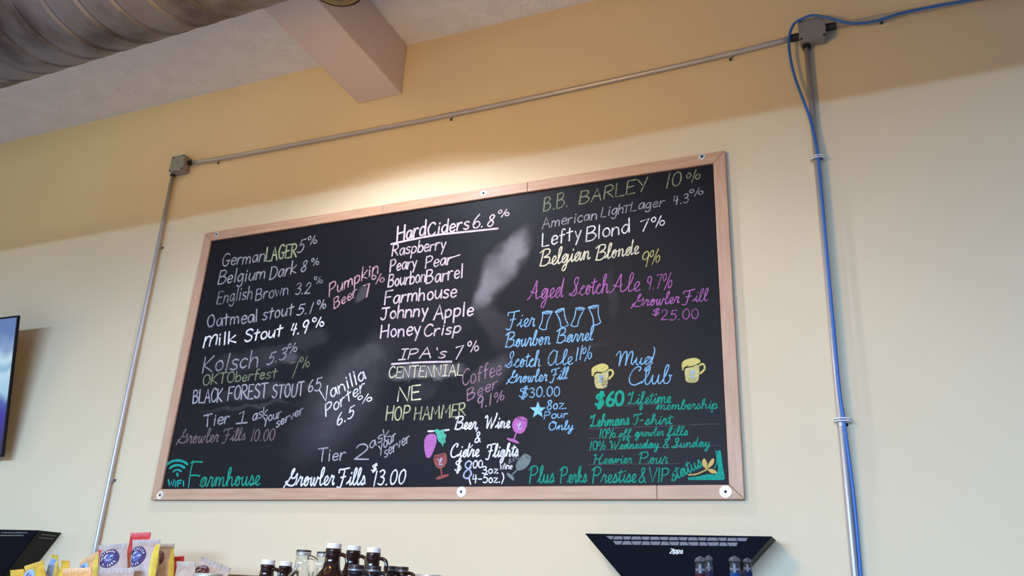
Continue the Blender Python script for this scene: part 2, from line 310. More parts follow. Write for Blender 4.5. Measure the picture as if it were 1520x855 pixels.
# joined hand: lower-case letters run from (0,.6) to the next letter
CU = {
'a':(4.9,'1.2,1.6 3.2,4.7 2.4,5.2 1,3.6 0.9,0.9 2,0 3.4,2 4.0,5 3.8,1.4 4.3,0.1'),'b':(4.2,'1.5,4 2.7,9 2.2,10 1.4,8 1.0,2 1.6,0.1 3,0.6 3.6,3 3.0,4.4 4.2,4'),
'c':(3.7,'1.8,3.5 3.2,4.4 2.4,5.1 1.1,3.4 1.0,1 2.2,0'),'d':(5.2,'1.2,1.6 3.2,4.7 2.2,5.1 0.9,3.2 1.0,.7 2.2,.1 3.6,3 4.6,10 4.0,3 4.3,.2'),
'e':(3.4,'1.8,1.8 2.9,4 2.2,5.1 1.1,3.8 1.0,1.3 1.9,0'),'f':(3.6,'1.8,4 3.2,9 2.5,10.2 1.6,8 1.1,0 0.8,-4 1.6,-4.6 2.3,-2 1.7,.4'),
'g':(4.8,'1.4,2 3.2,4.8 2.2,5.1 .9,3.4 1.0,.8 2.2,.2 3.5,2.5 4.1,5 3.6,-1 2.6,-4.4 1.2,-4.2 1.8,-2'),'h':(4.9,'1.6,4.5 2.8,9.2 2.2,10.2 1.4,8 1.0,0 1.6,3 2.8,4.9 3.8,4 3.7,1 4.2,0'),
'i':(2.6,'1.3,3 1.7,5 1.4,1.4 1.9,0'),'j':(3,'1.4,3 2,5 1.6,-2 0.4,-4 1.4,-2'),'k':(4.6,'1.6,4.5 2.8,9.2 2.2,10.2 1.4,8 1.0,0 1.6,3 3,4.9 3.4,3.6 1.8,2.8 3.6,.2'),
'l':(2.7,'1.8,5 2.6,9.2 2,10.2 1.2,8 1.0,1.5 1.7,0'),'m':(7,'1,4 1.5,5 1.2,0 1.9,3.5 3.0,4.9 3.5,3.6 3.3,0 4.1,3.5 5.2,4.9 5.8,3.8 5.6,1 6.1,0'),
'n':(4.9,'1,4 1.5,5 1.2,0 1.9,3.5 3.0,4.9 3.7,3.8 3.5,1 4.0,0'),'o':(3.8,'1.2,1.8 2.8,4.9 1.4,4.4 .9,1.6 2,0 3.1,1.4 3.1,4 2.4,4.9 2.9,4.1'),
'p':(4.4,'1.2,5 0.6,-4.4 1.2,2 2.5,5 3.7,3.6 3.2,.6 1.8,.2 2.8,.1'),'r':(3.5,'1.2,4.4 1.5,5.6 1.9,4.7 2.9,4.7 2.5,2 2.8,0'),
's':(3.3,'1.4,3.4 2.0,5.4 2.8,3 2.6,.7 1.4,0 1.0,.7'),'t':(2.9,'1.4,4 2.1,8.4 1.5,3 1.8,.1'),
'u':(4.6,'1,4 1.2,5 1.0,1.6 1.9,0 3.1,2 3.6,5 3.4,1.4 3.9,0'),'v':(4,'1,4 1.3,5 1.8,.2 3.2,4.6 3.6,4.2'),'w':(5.8,'1,4 1.3,5 1.1,1.4 2,0 3.1,4.6 3,1 4,.1 5,4.6 5.3,4.2'),
'y':(4.6,'1,4 1.3,5 1.2,2 2.1,.4 3.2,2 3.8,5 3.2,-1 2.2,-4.4 1,-4 1.8,-1.6'),'x':(4,'1.2,4.4 2,4.6 3,.4 3.6,.4'),'z':(4,'1.2,4.8 2.8,4.6 1.6,0'),
}
CUX = {'i':'2.0,7 2.1,7.5','j':'2.2,7 2.3,7.5','t':'0.3,6.2 3.6,6.8'}
CC = {
'A':(6.6,'~-0.4,0 1.4,2 3.4,8 4.2,10 4.2,6 4.6,1 5.4,0.2 6.4,1|~1.2,4.2 3.4,3.2 5,4.2'),'Q':(7,'~4.8,8.6 3,10 0.8,6.6 0.6,2 2.2,0 4,2.6 5,9.4 4.6,2.4 5.2,0.2 6.6,1'),
'B':(6.2,'~0.4,0.2 1,5 1.7,9.6|~-0.4,8.4 2,10 5,9.8 5.2,7.2 2.2,5.2|~2.2,5.2 5.4,4.8 5.6,2 3.2,0 0.2,0.4'),
'C':(5.6,'~4.2,7.6 4.8,9.2 3.6,10 1.6,8 0.4,4 1,1 2.6,0 4.2,0.6 5.6,1.6'),'F':(6.4,'~0.6,7.6 0.8,9.4 3,9.6 7,10.4|~4.2,9.7 3.6,4 2.4,-1.4 0.4,-1.2|2.2,4.6 5.2,5.2'),
'G':(7,'~-0.6,-0.6 1.8,3.4 4.6,9.2 4.2,10.2 3.2,8 3.6,5 5.4,4.8 6.8,7.2|~6.8,7.2 6.6,3 5.4,0.6 3,0.4 0.2,2.2 1.6,3.2'),
'H':(7,'~0,8.6 1.2,10 1.4,6 0.6,0|~6.6,10 4.8,5 4.4,1 5.2,0 6.6,0.8|0.8,4.6 4.8,5.4'),'L':(5.6,'~-0.2,7.4 0.6,9.4 1.4,7.8 2.4,9 3.4,10.2 3,8 1.8,2 0.4,0.2 0.6,1.4 2.6,0.6 5.2,0.6'),
'M':(8.4,'~-0.6,7.4 0.6,9.6 1.6,9 1.4,0|~1.4,0 2.6,7 4.2,9.8 4.8,8 4.6,0|~4.6,0 5.6,6.4 7,9.6 7.8,8 7.4,1.4 8.4,0.4'),
'O':(6.2,'~3.2,10 1,7.6 0.4,3.6 1.6,0.4 3.6,0.4 5.4,4 4.8,8.4 3,10 3.4,8 5.8,8'),'P':(6,'~0.6,0 1,5 1.6,9.6|~-0.2,8 1.8,10 4.8,9.8 5.4,7 3.4,4.8 1.6,5'),
'S':(5.8,'~0,0.8 2.6,2.2 5,7.6 4.6,10 3,9.4 2.8,7 4.4,4 4.2,1 2,0 0.2,1.6'),'T':(6,'~-0.2,7.8 0.6,9.8 3,9.2 6.4,10.2|~3.4,9.6 3,4 1.8,0.2 0,1'),
'W':(8.4,'~-0.4,8.4 0.6,9.8 1.4,8 1.6,0.2|1.6,0.2 4.6,8.6 4.8,0.2|~4.8,0.2 7.2,6 8.6,11 8.2,11.4'),'V':(5.8,'0,10 2.4,0|2.4,0 5.6,10.2'),'I':(2.4,'1.4,10 1.1,0'),
'Y':(5.8,'~0.2,9 1.2,9.8 1.4,6.6 2.8,5.6 4.8,9.8|~4.8,9.8 4,3 2.6,-2 1,-1.4'),'D':(6.4,PR['D'][1]),
'J':(4.8,'~1.2,4 4,9.6 3.2,10.2 2.8,4 1.6,-3 0.4,-3 2,-0.4 4.8,0.8'),
}
CC['8'] = PR['8']
def parse(s):
    out = []
    for st in s.split('|'):
        if not st: continue
        sm = st[0] == '~'
        pts = [tuple(float(q) for q in p.split(',')) for p in st.lstrip('~').split()]
        out.append(([Vector((a, b, 0)) for a, b in pts], sm))
    return out
def layout(text, style):
    """strokes of a text in font units, and its width"""
    res = []; x = 0.0
    if style == 'p':
        for ch in text:
            wd, s = PR[ch]; r = random.uniform(-0.05, 0.05); dy = random.uniform(-0.35, 0.35) if ch.isalnum() else 0; k = random.uniform(0.95, 1.06)
            for pts, sm in parse(s):
                q = [Vector((x+(p.x*k-p.y*r), p.y*k+p.x*r+dy, 0)) for p in pts]
                res.append(spline(q, 6) if sm else q)
            x += wd+1.5
        return res, x-1.5
    run = []
    def flush():
        nonlocal run
        if len(run) > 1: res.append(spline(run, 6))
        run = []
    prevcap = False
    for ch in text:
        if ch in CU:
            wd, s = CU[ch]
            if not run: run = [Vector((x-(0.5 if prevcap else 0), 0.8, 0))]
            for p in s.split():
                a, b = p.split(','); run.append(Vector((x+float(a), float(b), 0)))
            if ch in CUX:
                a = parse(CUX[ch])[0][0]; res.append([v+Vector((x, 0, 0)) for v in a])
            x += wd; run.append(Vector((x, 4.0 if ch in 'obvw' else 0.8, 0))); prevcap = False
        else:
            flush(); wd, s = CC[ch] if ch in CC else PR[ch]
            for pts, sm in parse(s):
                q = [v+Vector((x, 0, 0)) for v in pts]; res.append(spline(q, 6) if sm else q)
            x += wd+(0.4 if ch in CC else 1.2); prevcap = True
    flush()
    return res, x
def ribbon(mb, pts, wd, y, mi=0):
    """a flat chalk stroke of width wd lying on the plane y; pts in x,z"""
    P = [pts[0]]
    for p in pts[1:]:
        if (p-P[-1]).length > wd*0.12: P.append(p)
    if len(P) < 2: P = [pts[0], pts[0]+Vector((wd*0.6, 0, wd*0.3))]
    d0 = (P[0]-P[1]).normalized()*wd*0.4; d1 = (P[-1]-P[-2]).normalized()*wd*0.4
    P = [P[0]+d0]+P+[P[-1]+d1]; n = len(P); vs = []
    for i, p in enumerate(P):
        a = P[max(i-1, 0)]; b = P[min(i+1, n-1)]; t = (b-a)
        if t.length < 1e-9: t = Vector((1, 0, 0))
        t.normalize(); nn = Vector((-t.z, 0, t.x))
        h = wd*0.45*(0.55 if i in (0, n-1) else 1.0)*(1+0.14*noise.noise(p*70))
        for sg in (1, -1):
            q = p+nn*h*sg; vs.append((q.x, y-0.0006*i/n, q.z))
    put(mb, vs, [(2*i, 2*i+1, 2*i+3, 2*i+2) for i in range(n-1)], mi)
CHK = {}
def chalk(col, cover=0.8, grain=1.0):
    key = (col, cover)
    if key in CHK: return CHK[key]
    m = mat('chalk', col, 0.85); b = m.node_tree.nodes['Principled BSDF']
    tc = nd(m, 'ShaderNodeTexCoord'); nz = nd(m, 'ShaderNodeTexNoise', Scale=260.0, Detail=3.0); lk(m, tc.outputs['Object'], nz.inputs['Vector'])
    n3 = nd(m, 'ShaderNodeTexNoise', Scale=22.0, Detail=2.0); lk(m, tc.outputs['Object'], n3.inputs['Vector'])
    ad = nd(m, 'ShaderNodeMath', operation='MULTIPLY_ADD'); lk(m, n3.outputs['Fac'], ad.inputs[0]); ad.inputs[1].default_value = 0.5; lk(m, nz.outputs['Fac'], ad.inputs[2])
    mr = nd(m, 'ShaderNodeMapRange'); lk(m, ad.outputs[0], mr.inputs['Value'])
    mr.inputs['From Min'].default_value = 0.92-0.42*cover; mr.inputs['From Max'].default_value = 1.12-0.42*cover
    mr.inputs['To Min'].default_value = 0.30*cover; mr.inputs['To Max'].default_value = min(1.0, cover*1.15)
    mx = nd(m, 'ShaderNodeMix', data_type='RGBA'); lk(m, mr.outputs[0], mx.inputs[0])
    mx.inputs[6].default_value = (0.012, 0.012, 0.016, 1); mx.inputs[7].default_value = (*col, 1); lk(m, mx.outputs[2], b.inputs['Base Color'])
    CHK[key] = m; return m
GRY = (0.40, 0.38, 0.44); WHT = (0.80, 0.78, 0.83); PNK = (0.66, 0.38, 0.45); LPK = (0.70, 0.57, 0.63); GRN = (0.38, 0.43, 0.24)
CRM = (0.72, 0.67, 0.50); YEL = (0.58, 0.53, 0.17); PUR = (0.43, 0.13, 0.42); BLU = (0.24, 0.48, 0.74)
TEA = (0.0, 0.30, 0.21); BRN = (0.22, 0.15, 0.17); MAU = (0.45, 0.26, 0.37); HOP = (0.52, 0.52, 0.30); BGR = (0.29, 0.33, 0.19)
TY = BY-0.0007
def words(mb, items):
    for it in items:
        text, st, x0, y0, x1, y1, h, sl, wpx = it
        A = at(x0, y0, BY); B = at(x1, y1, BY); Up = at(x0+sl*h, y0-h, BY)-A
        S, wd = layout(text, st); ex = (B-A)/wd; eu = Up/10.0
        k = (at(x0+1, y0, BY)-A).length
        for s in S:
            m = mb
            if isinstance(mb, list): m = MB(); mb.append(m)
            ribbon(m, [A+ex*v.x+eu*v.y for v in s], wpx*k, TY-random.uniform(0, 0.0003))
def cluster(mbs):                          # strokes that lie near one another form one part
    bx = []
    for m in mbs:
        v = m['v']; bx.append([min(p.x for p in v), max(p.x for p in v), min(p.z for p in v), max(p.z for p in v)])
    par = list(range(len(mbs)))
    def root(i):
        while par[i] != i: i = par[i]
        return i
    for i in range(len(mbs)):
        for j in range(i):
            a, b = bx[i], bx[j]; g = math.hypot(max(0, a[0]-b[1], b[0]-a[1]), max(0, a[2]-b[3], b[2]-a[3]))
            sz = max(math.hypot(a[1]-a[0], a[3]-a[2]), math.hypot(b[1]-b[0], b[3]-b[2]))
            if g <= max(0.018, 0.3*sz): par[root(i)] = root(j)
    out = {}
    for i, m in enumerate(mbs):
        t = out.setdefault(root(i), MB()); put(t, m['v'], m['f'])
    return list(out.values())
def line(col, cover, label, *items):
    mbs = []
    for it in items:
        words(mbs, [it])
    for i, mb in enumerate(cluster(mbs)):
        o = build('chalk_line', mb, chalk(col, cover), board)
        o['label'] = label if i == 0 else 'further piece of the '+label
def strokes(mb, wpx, *paths, smooth=True, y=None, mi=0):
    for p in paths:
        q = [at(a, b, BY) for a, b in p]; k = (at(p[0][0]+1, p[0][1], BY)-at(*p[0], BY)).length
        ribbon(mb, spline(q, 6) if smooth else q, wpx*k, TY-0.0005 if y is None else y, mi)
P_, K_ = 'p', 'c'
line(GRY, .75, 'grey and green chalk line reading German LAGER 5%', ('German', P_, 329.5, 395, 392.6, 388, 18, .15, 1.7), ('5', P_, 441, 375.5, 449, 374, 19, .3, 1.7), ('%', P_, 456, 362, 469.5, 361.5, 11, .1, 1.5))
line(GRN, .8, 'pale green chalk word LAGER in capitals', ('LAGER', P_, 394.7, 388, 440, 381.5, 20, .1, 2.2))
line(GRY, .75, 'grey chalk line reading Belgium Dark 8%', ('Belgium', P_, 323.5, 422.6, 393, 413, 19, .2, 1.8), ('Dark', P_, 400, 415, 439, 406, 19, .15, 1.8), ('8', P_, 446, 404, 454, 402.6, 17, .25, 1.8), ('%', P_, 461, 393, 473.7, 393, 10, .1, 1.5))
line(GRY, .7, 'grey chalk line reading English Brown 3.2%', ('English', P_, 322, 451, 374, 443, 19, .15, 1.7), ('Brown', P_, 379.4, 446, 428, 437.4, 17, .1, 1.7), ('3.2', P_, 438, 438.5, 460, 434.5, 16, .2, 1.7), ('%', P_, 466, 420, 479, 421, 10, .1, 1.4))
line(GRY, .8, 'lavender grey chalk line reading Oatmeal stout 5.1%', ('Oatmeal', P_, 307.4, 485.8, 382, 477.4, 18, .1, 1.9), ('stout', P_, 389.5, 475, 435, 467.5, 18, .15, 1.9), ('5.1', P_, 440, 468.5, 463, 464.7, 16, .3, 1.9), ('%', P_, 470, 458, 483, 458, 12, .1, 1.7))
line(WHT, .9, 'white chalk line reading milk stout 4.9%', ('m', P_, 302, 516, 321, 511, 26, .2, 2.3), ('ilk', P_, 324, 512.5, 350.5, 509, 18, .1, 2.3), ('Stout', P_, 363, 508, 418, 499, 17, .15, 2.2), ('4.9', P_, 430, 498, 455, 493.5, 18, .25, 2.2), ('%', P_, 463, 484, 481, 485, 13, .1, 2))
line(GRY, .75, 'grey chalk line reading Kolsch 5.3%', ('Kolsch', P_, 301, 553, 382, 544.5, 24, .2, 2.1), ('5.3', P_, 396, 541.6, 423, 533, 18, .3, 2.1), ('%', P_, 426, 523, 440, 521.5, 12, .1, 1.7))
line(BGR, .7, 'olive green chalk line reading OKTOberfest 7%', ('OKTOberfest', P_, 301, 572, 410.5, 560.5, 15, .15, 1.8), ('7', P_, 430, 561, 442, 558, 24, .05, 1.8), ('%', P_, 444, 545, 459, 545, 15, .1, 1.6))
line(GRY, .9, 'pale chalk line reading BLACK FOREST STOUT 65', ('BLACK', P_, 286.5, 598.5, 329.5, 596, 19, .1, 2), ('FOREST', P_, 338, 594, 396, 589.5, 20, .1, 2), ('STOUT', P_, 404, 591, 450, 587, 19, .1, 2), ('65', P_, 457, 583, 475, 580, 18, .15, 2))
line(GRY, .8, 'grey chalk line reading Tier 1 ask your server', ('Tier', P_, 302, 634, 340, 628, 17, .1, 2), ('!', P_, 351, 629, 367, 627, 18, .1, 2), ('ask', P_, 374.7, 625, 397, 617, 15, .1, 1.7), ('your', P_, 392, 627.5, 417, 619, 13, 0, 1.7), ('server', P_, 410, 635, 450, 613.5, 13, .0, 1.7))
line(BRN, .75, 'faint brown joined chalk line reading Growler Fills 10.00', ('Growler', K_, 263, 658.5, 324, 656, 20, .2, 1.7), ('Fills', K_, 329.5, 655, 364, 653, 18, .15, 1.7), ('10.00', P_, 371.6, 655, 407, 653, 17, .2, 1.7))
line(TEA, .9, 'teal joined chalk word Farmhouse beside the wifi symbol', ('farmhouse'[1:], K_, 296, 722.5, 386, 720, 26, .1, 1.8))
mb = MB(); strokes(mb, 1.9, [(280, 724), (283, 702), (287, 684)], [(284, 687), (292, 685.5), (301, 686)], [(283, 706), (290, 705.5), (297, 706.5)])
build('chalk_capital', mb, chalk(TEA, .9), board)
mb = MB()
for rr in (8.5, 15.5, 22.5):
    strokes(mb, 3.0 if rr > 10 else 2.6, [(263.8+rr*math.sin(R(a)), 706-rr*math.cos(R(a))) for a in range(-46, 47, 8)])
strokes(mb, 3.2, [(263.3, 703), (264.3, 706)]); words(mb, [('W', P_, 250, 721.6, 258.6, 721.6, 8.5, 0, 2.2), ('i', P_, 259.4, 721.6, 262, 721.6, 8.5, 0, 2.2), ('F', P_, 264, 721.6, 269.5, 721.6, 8.5, 0, 2.2), ('i', P_, 271.5, 721.6, 274, 721.6, 8.5, 0, 2.2)])
build('wifi_symbol', mb, chalk((0.0, .33, .27), .95), board)['label'] = 'teal wifi symbol drawn in chalk'
line(GRY, .85, 'pale chalk line reading Tier 2 ask your server', ('Tier', P_, 471.5, 685.5, 512, 682.5, 18, .1, 2), ('2', P_, 526, 682, 546, 681.5, 22, .05, 2.1), ('ask', P_, 549.5, 666, 580, 647.5, 15, -.15, 1.8), ('your', P_, 563, 671, 588, 652, 15, -.1, 1.8), ('server', P_, 571, 679.5, 608, 655, 15, -.1, 1.8))
line(WHT, .97, 'white joined chalk line reading Growler Fills $13.00', ('Growler', K_, 423, 722, 496, 719.5, 25, .15, 2.2), ('Fills', K_, 500, 720, 542, 719.5, 24, .12, 2.2), ('$', P_, 551, 699.5, 559, 699, 10, .15, 1.7), ('13.00', P_, 553.5, 721, 600.5, 718.5, 22, .2, 2.1))
line(PNK, .75, 'pink chalk lettering reading Pumpkin Beer 7%', ('Pumpkin', P_, 489, 440, 561, 405.5, 19, .05, 1.9), ('Beer', P_, 496, 458, 529.5, 440, 16, 0, 1.9), ('7', P_, 541, 442, 550, 439.5, 18, -.1, 2.1), ('%', P_, 551, 421.5, 570, 419, 12, .1, 1.8))
line(LPK, .95, 'underlined white chalk heading reading Hard Ciders 6.8%', ('Hard', P_, 589.5, 358, 631, 349, 21, .05, 2.6), ('Ciders', P_, 635, 350, 695.8, 340, 19, .1, 2.4), ('6', P_, 701, 339.5, 713, 337, 20, .15, 2.1), ('.', P_, 714, 337, 717, 337, 12, 0, 2.2), ('8', P_, 722.5, 337, 732, 335, 17, .2, 2.1), ('%', P_, 738, 322, 756, 320, 10, .1, 1.7))
mb = MB(); strokes(mb, 2.8, [(581, 362.5), (615, 355), (652, 348.5), (700, 343.5), (739, 339.5)]); build('chalk_underline', mb, chalk(LPK, .95), board)
line(LPK, .85, 'pinkish white chalk line reading Raspberry', ('Raspberry', P_, 582, 380.5, 661, 369.5, 17, .1, 2))
line(LPK, .85, 'pinkish white chalk line reading Peary Pear', ('Peary', P_, 579, 404, 618, 396.5, 17, .1, 2), ('Pear', P_, 631.6, 398.5, 670, 391.5, 17, .1, 2), ('-', P_, 666, 388, 685, 382, 10, 0, 1.9))
line(LPK, .85, 'pinkish white chalk line reading Bourbon Barrel', ('Bourbon', P_, 576, 426, 631, 418.5, 18, .1, 2.1), ('Barrel', P_, 632.6, 421.6, 687, 412, 20, .05, 2.2))
line(LPK, .88, 'pinkish white chalk line reading Farmhouse under the ciders', ('Farmhouse', P_, 571, 452, 677, 440, 19, .1, 2.2))
line(LPK, .95, 'pinkish white chalk line reading Johnny Apple', ('Johnny', P_, 565, 474.5, 634, 468, 18, .1, 2.4), ('Apple', P_, 644, 474, 702, 467.5, 20, .1, 2.5))
line(LPK, .92, 'pinkish white chalk line reading Honey Crisp', ('Honey', P_, 565, 502, 623, 496.5, 19, .1, 2.3), ('Crisp', P_, 629, 500, 683, 494, 17, .15, 2.3))
line(LPK, .9, "underlined chalk heading reading IPA's 7%", ("IPA's", P_, 592, 534, 660, 530.5, 15, .3, 2), ('7', P_, 673, 534, 685, 531, 20, .2, 2.1), ('%', P_, 692.6, 521, 709.5, 521, 14, .1, 1.8))
mb = MB(); strokes(mb, 2.8, [(582, 540.5), (625, 538), (670.5, 537)]); build('chalk_underline', mb, chalk(LPK, .95), board)
line(CRM, .85, 'cream chalk line reading CENTENNIAL on a grey smear', ('CENTENNIAL', P_, 577, 561, 687, 557.5, 16, .1, 2))
line(CRM, .92, 'cream chalk letters NE', ('NE', P_, 590.5, 595, 625, 593, 21, .05, 2.4))
line(HOP, .85, 'pale yellow chalk line reading HOP HAMMER', ('HOP', P_, 573, 624, 607, 623, 20, .1, 2.1), ('HAMMER', P_, 615, 624, 691, 617, 19, .1, 2.1))
line(WHT, .85, 'white slanting chalk lettering reading Vanilla Porter 6.5%', ('Vanilla', P_, 478, 598, 543, 563, 18, -.25, 2.1), ('Porter', P_, 484, 618, 541, 580, 17, -.1, 2), ('6.5', P_, 500, 632.5, 524.5, 619, 17, .1, 2), ('%', P_, 530, 599.5, 552, 595, 11, .05, 1.8))
line(MAU, .7, 'mauve chalk lettering reading Coffee Beer 9.1%', ('Coffee', P_, 686, 573, 744, 556, 22, .05, 1.9), ('Beer', P_, 694, 595, 738, 575.5, 17, 0, 1.9), ('9.1', P_, 708.5, 608.5, 730, 600, 17, .05, 2.1), ('%', P_, 732, 597.5, 748, 593, 14, .1, 1.8))
line(BGR, .75, 'olive chalk line reading B.B. BARLEY 10%', ('B.B.', P_, 807, 314.5, 843, 306.5, 21, .1, 2), ('BARLEY', P_, 860, 303, 960, 283, 19, .1, 2), ('10', P_, 987, 280.4, 1010.6, 275, 21, .1, 1.9), ('%', P_, 1019, 273, 1040, 265, 15, 0, 1.7))
line(GRY, .8, 'grey chalk line reading American Light Lager 4.3%', ('American', P_, 805, 339.5, 886, 325, 15, .1, 1.8), ('Ligh', P_, 892, 322.5, 925, 316.5, 15, .15, 1.8), ('T', P_, 924, 316.5, 934, 314.5, 10, .1, 1.8), ('Lager', P_, 936, 313.5, 985, 305.5, 14, .15, 1.8), ('4.3', P_, 999, 304.5, 1022, 301, 14, .1, 1.8), ('%', P_, 1023, 292, 1043, 289, 10, .1, 1.6))
line(WHT, .85, 'white chalk line reading Lefty Blond 7%', ('Lefty', P_, 805, 366, 862, 354, 20, .05, 2.2), ('Blond', P_, 870, 358, 934, 345, 20, .05, 2.2), ('7', P_, 950, 344, 962, 341, 16, .1, 2.1), ('%', P_, 966, 337, 986, 335, 14, .1, 1.9))
line(CRM, .92, 'cream joined chalk line reading Belgian Blonde', ('Belgian', K_, 801, 395.6, 876, 384.5, 24, .1, 2.1), ('Blonde', K_, 884, 387, 948, 376.5, 22, .1, 2.1))
line(YEL, .8, 'yellow chalk figure reading 9%', ('9', P_, 951, 398, 962, 395, 22, .1, 1.7), ('%', P_, 962, 392, 978, 389, 19, .15, 1.6))
line(PUR, .85, 'purple joined chalk line reading Aged Scotch Ale 9.7%', ('Aged', K_, 784, 445, 836, 441, 28, .12, 1.8), ('Scotch', K_, 845, 440, 903, 434.5, 27, .1, 1.8), ('Ale', K_, 906, 435, 950, 432, 27, .1, 1.8), ('9.7', P_, 959, 430.5, 981, 427.5, 21, .1, 1.7), ('%', P_, 981, 428.5, 996, 427, 22, .15, 1.5))
line(PUR, .85, 'purple joined chalk lines reading Growler Fill $25.00', ('Growler', K_, 938, 456.5, 1008, 449.5, 18, .15, 1.8), ('Fill', K_, 1012, 450, 1050, 446.5, 18, .1, 1.8), ('$', P_, 968, 468, 978.5, 467.5, 8.5, .1, 1.5), ('25.00', P_, 981, 475.5, 1037, 473.5, 15, .1, 1.6))
line(BLU, .85, 'light blue joined chalk word Fier before four glasses', ('Fier', K_, 751, 486, 794, 484.5, 23, .1, 1.9))
mb = MB()
for TL, TR, BR, BL in (((806, 464.5), (819.5, 463), (811, 489), (800.5, 487)), ((825, 463), (837, 458.5), (844, 482.5), (833, 485.5)),
                       ((855.5, 458), (867.5, 458.5), (857.5, 484), (847.5, 483)), ((874, 457), (888, 454), (892, 478.5), (881.5, 482.5))):
    mx_ = lambda a, b, t: (a[0]+(b[0]-a[0])*t, a[1]+(b[1]-a[1])*t)
    c = mx_(mx_(TL, BL, .55), mx_(TR, BR, .55), .5)
    lm = mx_(mx_(TL, BL, .55), c, .28); rm = mx_(mx_(TR, BR, .55), c, .28)
    strokes(mb, 1.7, [TL, lm, BL], [TR, rm, BR], [BL, (mx_(BL, BR, .5)[0], mx_(BL, BR, .5)[1]+1.5), BR])
    m1 = mx_(TL, TR, .5); strokes(mb, 3.4, [TL, (m1[0], m1[1]-1), TR]); strokes(mb, 1.4, [TL, (m1[0], m1[1]+2.4), TR])
build('pint_glass_drawing', mb, chalk(BLU, .9), board)['label'] = 'four pint glasses outlined in light blue chalk'
line(BLU, .88, 'light blue joined chalk line reading Bourbon Barrel', ('Bourbon', K_, 750, 516, 817, 511, 22, .12, 1.9), ('Barrel', K_, 826, 509.5, 880, 505, 21, .1, 1.9))
line(BLU, .85, 'light blue joined chalk line reading Scotch Ale 11%', ('Scotch', K_, 750, 545.5, 802, 544, 23, .12, 1.8), ('Qle', K_, 812, 542.5, 850, 541, 22, .1, 1.8), ('11', P_, 854, 535.5, 863, 534, 20, .15, 2), ('%', P_, 863, 535, 878, 533.5, 20, .15, 1.7))
line(BLU, .85, 'light blue joined chalk line reading Growler Fill $30.00', ('Growler', K_, 753, 569, 812, 565.5, 18, .15, 1.8), ('Fill', K_, 816, 565.5, 842, 562, 17, .15, 1.8), ('$', P_, 770, 590, 783, 590, 14, .05, 1.8), ('30.00', P_, 786, 590, 831, 587.5, 14, .05, 1.9))
line(BLU, .9, 'light blue chalk note reading 8oz. Pour Only', ('8oz.', P_, 811.5, 608, 841, 606.5, 14, .1, 1.9), ('Pour', P_, 808, 621.5, 842, 620, 10.5, .1, 1.8), ('Only', K_, 814, 638.5, 851, 637.5, 13, .1, 1.8))
def blob(mb, pts, mi=0, y=None, smooth=True):
    q = [at(a, b, BY) for a, b in pts]
    if smooth: q = spline(q+[q[0]], 5)[:-1]
    yy = TY-0.0003 if y is None else y
    c = sum(q, Vector((0, 0, 0)))/len(q); n = len(q)
    vs = [(v.x, yy, v.z) for v in q]+[(c.x, yy, c.z)]
    put(mb, vs, [(i, (i+1) % n, n) for i in range(n)], mi)
mb = MB(); blob(mb, [(798.6+(12.5 if k % 2 == 0 else 5.2)*math.sin(math.pi*k/5), 609-(13 if k % 2 == 0 else 5.4)*math.cos(math.pi*k/5)) for k in range(10)], smooth=False)
build('star_drawing', mb, chalk((.25, .62, .92), .95), board)['label'] = 'solid light blue chalk star'
line(BLU, .85, 'light blue joined chalk heading reading Mug Club', ('Mug', K_, 915, 543, 969, 540.5, 21, .1, 1.9), ('Club', K_, 932, 572, 997, 569, 27, .08, 1.9))
mb = MB(); strokes(mb, 1.8, [(966, 541), (970.5, 528), (972, 519), (970.5, 515)]); build('chalk_flourish', mb, chalk(BLU, .85), board)
def tr(pts, ox, oy, s): return [(ox+a/s, oy+b/s) for a, b in pts]
YB = (.60, .52, .22); YF_ = (.66, .56, .17)
for bd, fm, hd, em in (
    ([(228, 285), (280, 290), (333, 268), (336, 330), (322, 398), (275, 410), (240, 400), (226, 340)], [(206, 310), (206, 255), (240, 228), (290, 212), (330, 225), (338, 255), (300, 280), (260, 282), (232, 285), (222, 312)], [(338, 268), (355, 262), (372, 275), (372, 300), (345, 332)], (278, 330)),
    ([(942, 250), (1000, 240), (1052, 225), (1058, 290), (1046, 350), (1000, 365), (955, 352), (944, 300)], [(922, 265), (920, 215), (945, 185), (1010, 168), (1055, 178), (1066, 205), (1030, 225), (980, 238), (945, 240), (934, 268)], [(1062, 225), (1085, 215), (1100, 235), (1098, 260), (1068, 290)], (1005, 295))):
    q = lambda l: tr(l, 840, 500, 5.343)
    mb = MB(); blob(mb, q(bd), 0, TY-0.0002); blob(mb, q(fm), 1, TY-0.0006); strokes(mb, 3.2, q(hd), mi=1)
    strokes(mb, 0.9, q(fm[5:]), mi=3, y=TY-0.0011)
    e = q([em])[0]; strokes(mb, 1.7, [(e[0]+1.5, e[1]-6), (e[0]-.5, e[1]), (e[0]-2, e[1]+5), (e[0]+3, e[1]+4)], [(e[0]-3, e[1]-4), (e[0]-1, e[1]-2)], [(e[0]+1, e[1]), (e[0]+3, e[1]-3)], mi=2, y=TY-0.0012)
    build('beer_mug_drawing', mb, [chalk(YB, .9), chalk(YF_, .95), chalk((.3, .55, .8), .9), chalk((.03, .03, .03), .9)], board)['label'] = 'yellow frothing beer mug drawn in chalk'
line((0, .36, .24), .97, 'bold green chalk price reading $60', ('$', P_, 884, 603, 897, 602.5, 19, .02, 4.2), ('6', P_, 900, 602, 911, 601.5, 20, .05, 4.4), ('0', P_, 913, 601, 925, 600.5, 20, .02, 4.4))
line(TEA, .88, 'green joined chalk line reading Lifetime Membership', ('Lifetime', K_, 932, 600.5, 996, 598, 18, .08, 2.1), ('membership', K_, 974, 608.5, 1065, 606.5, 14, .1, 1.8))
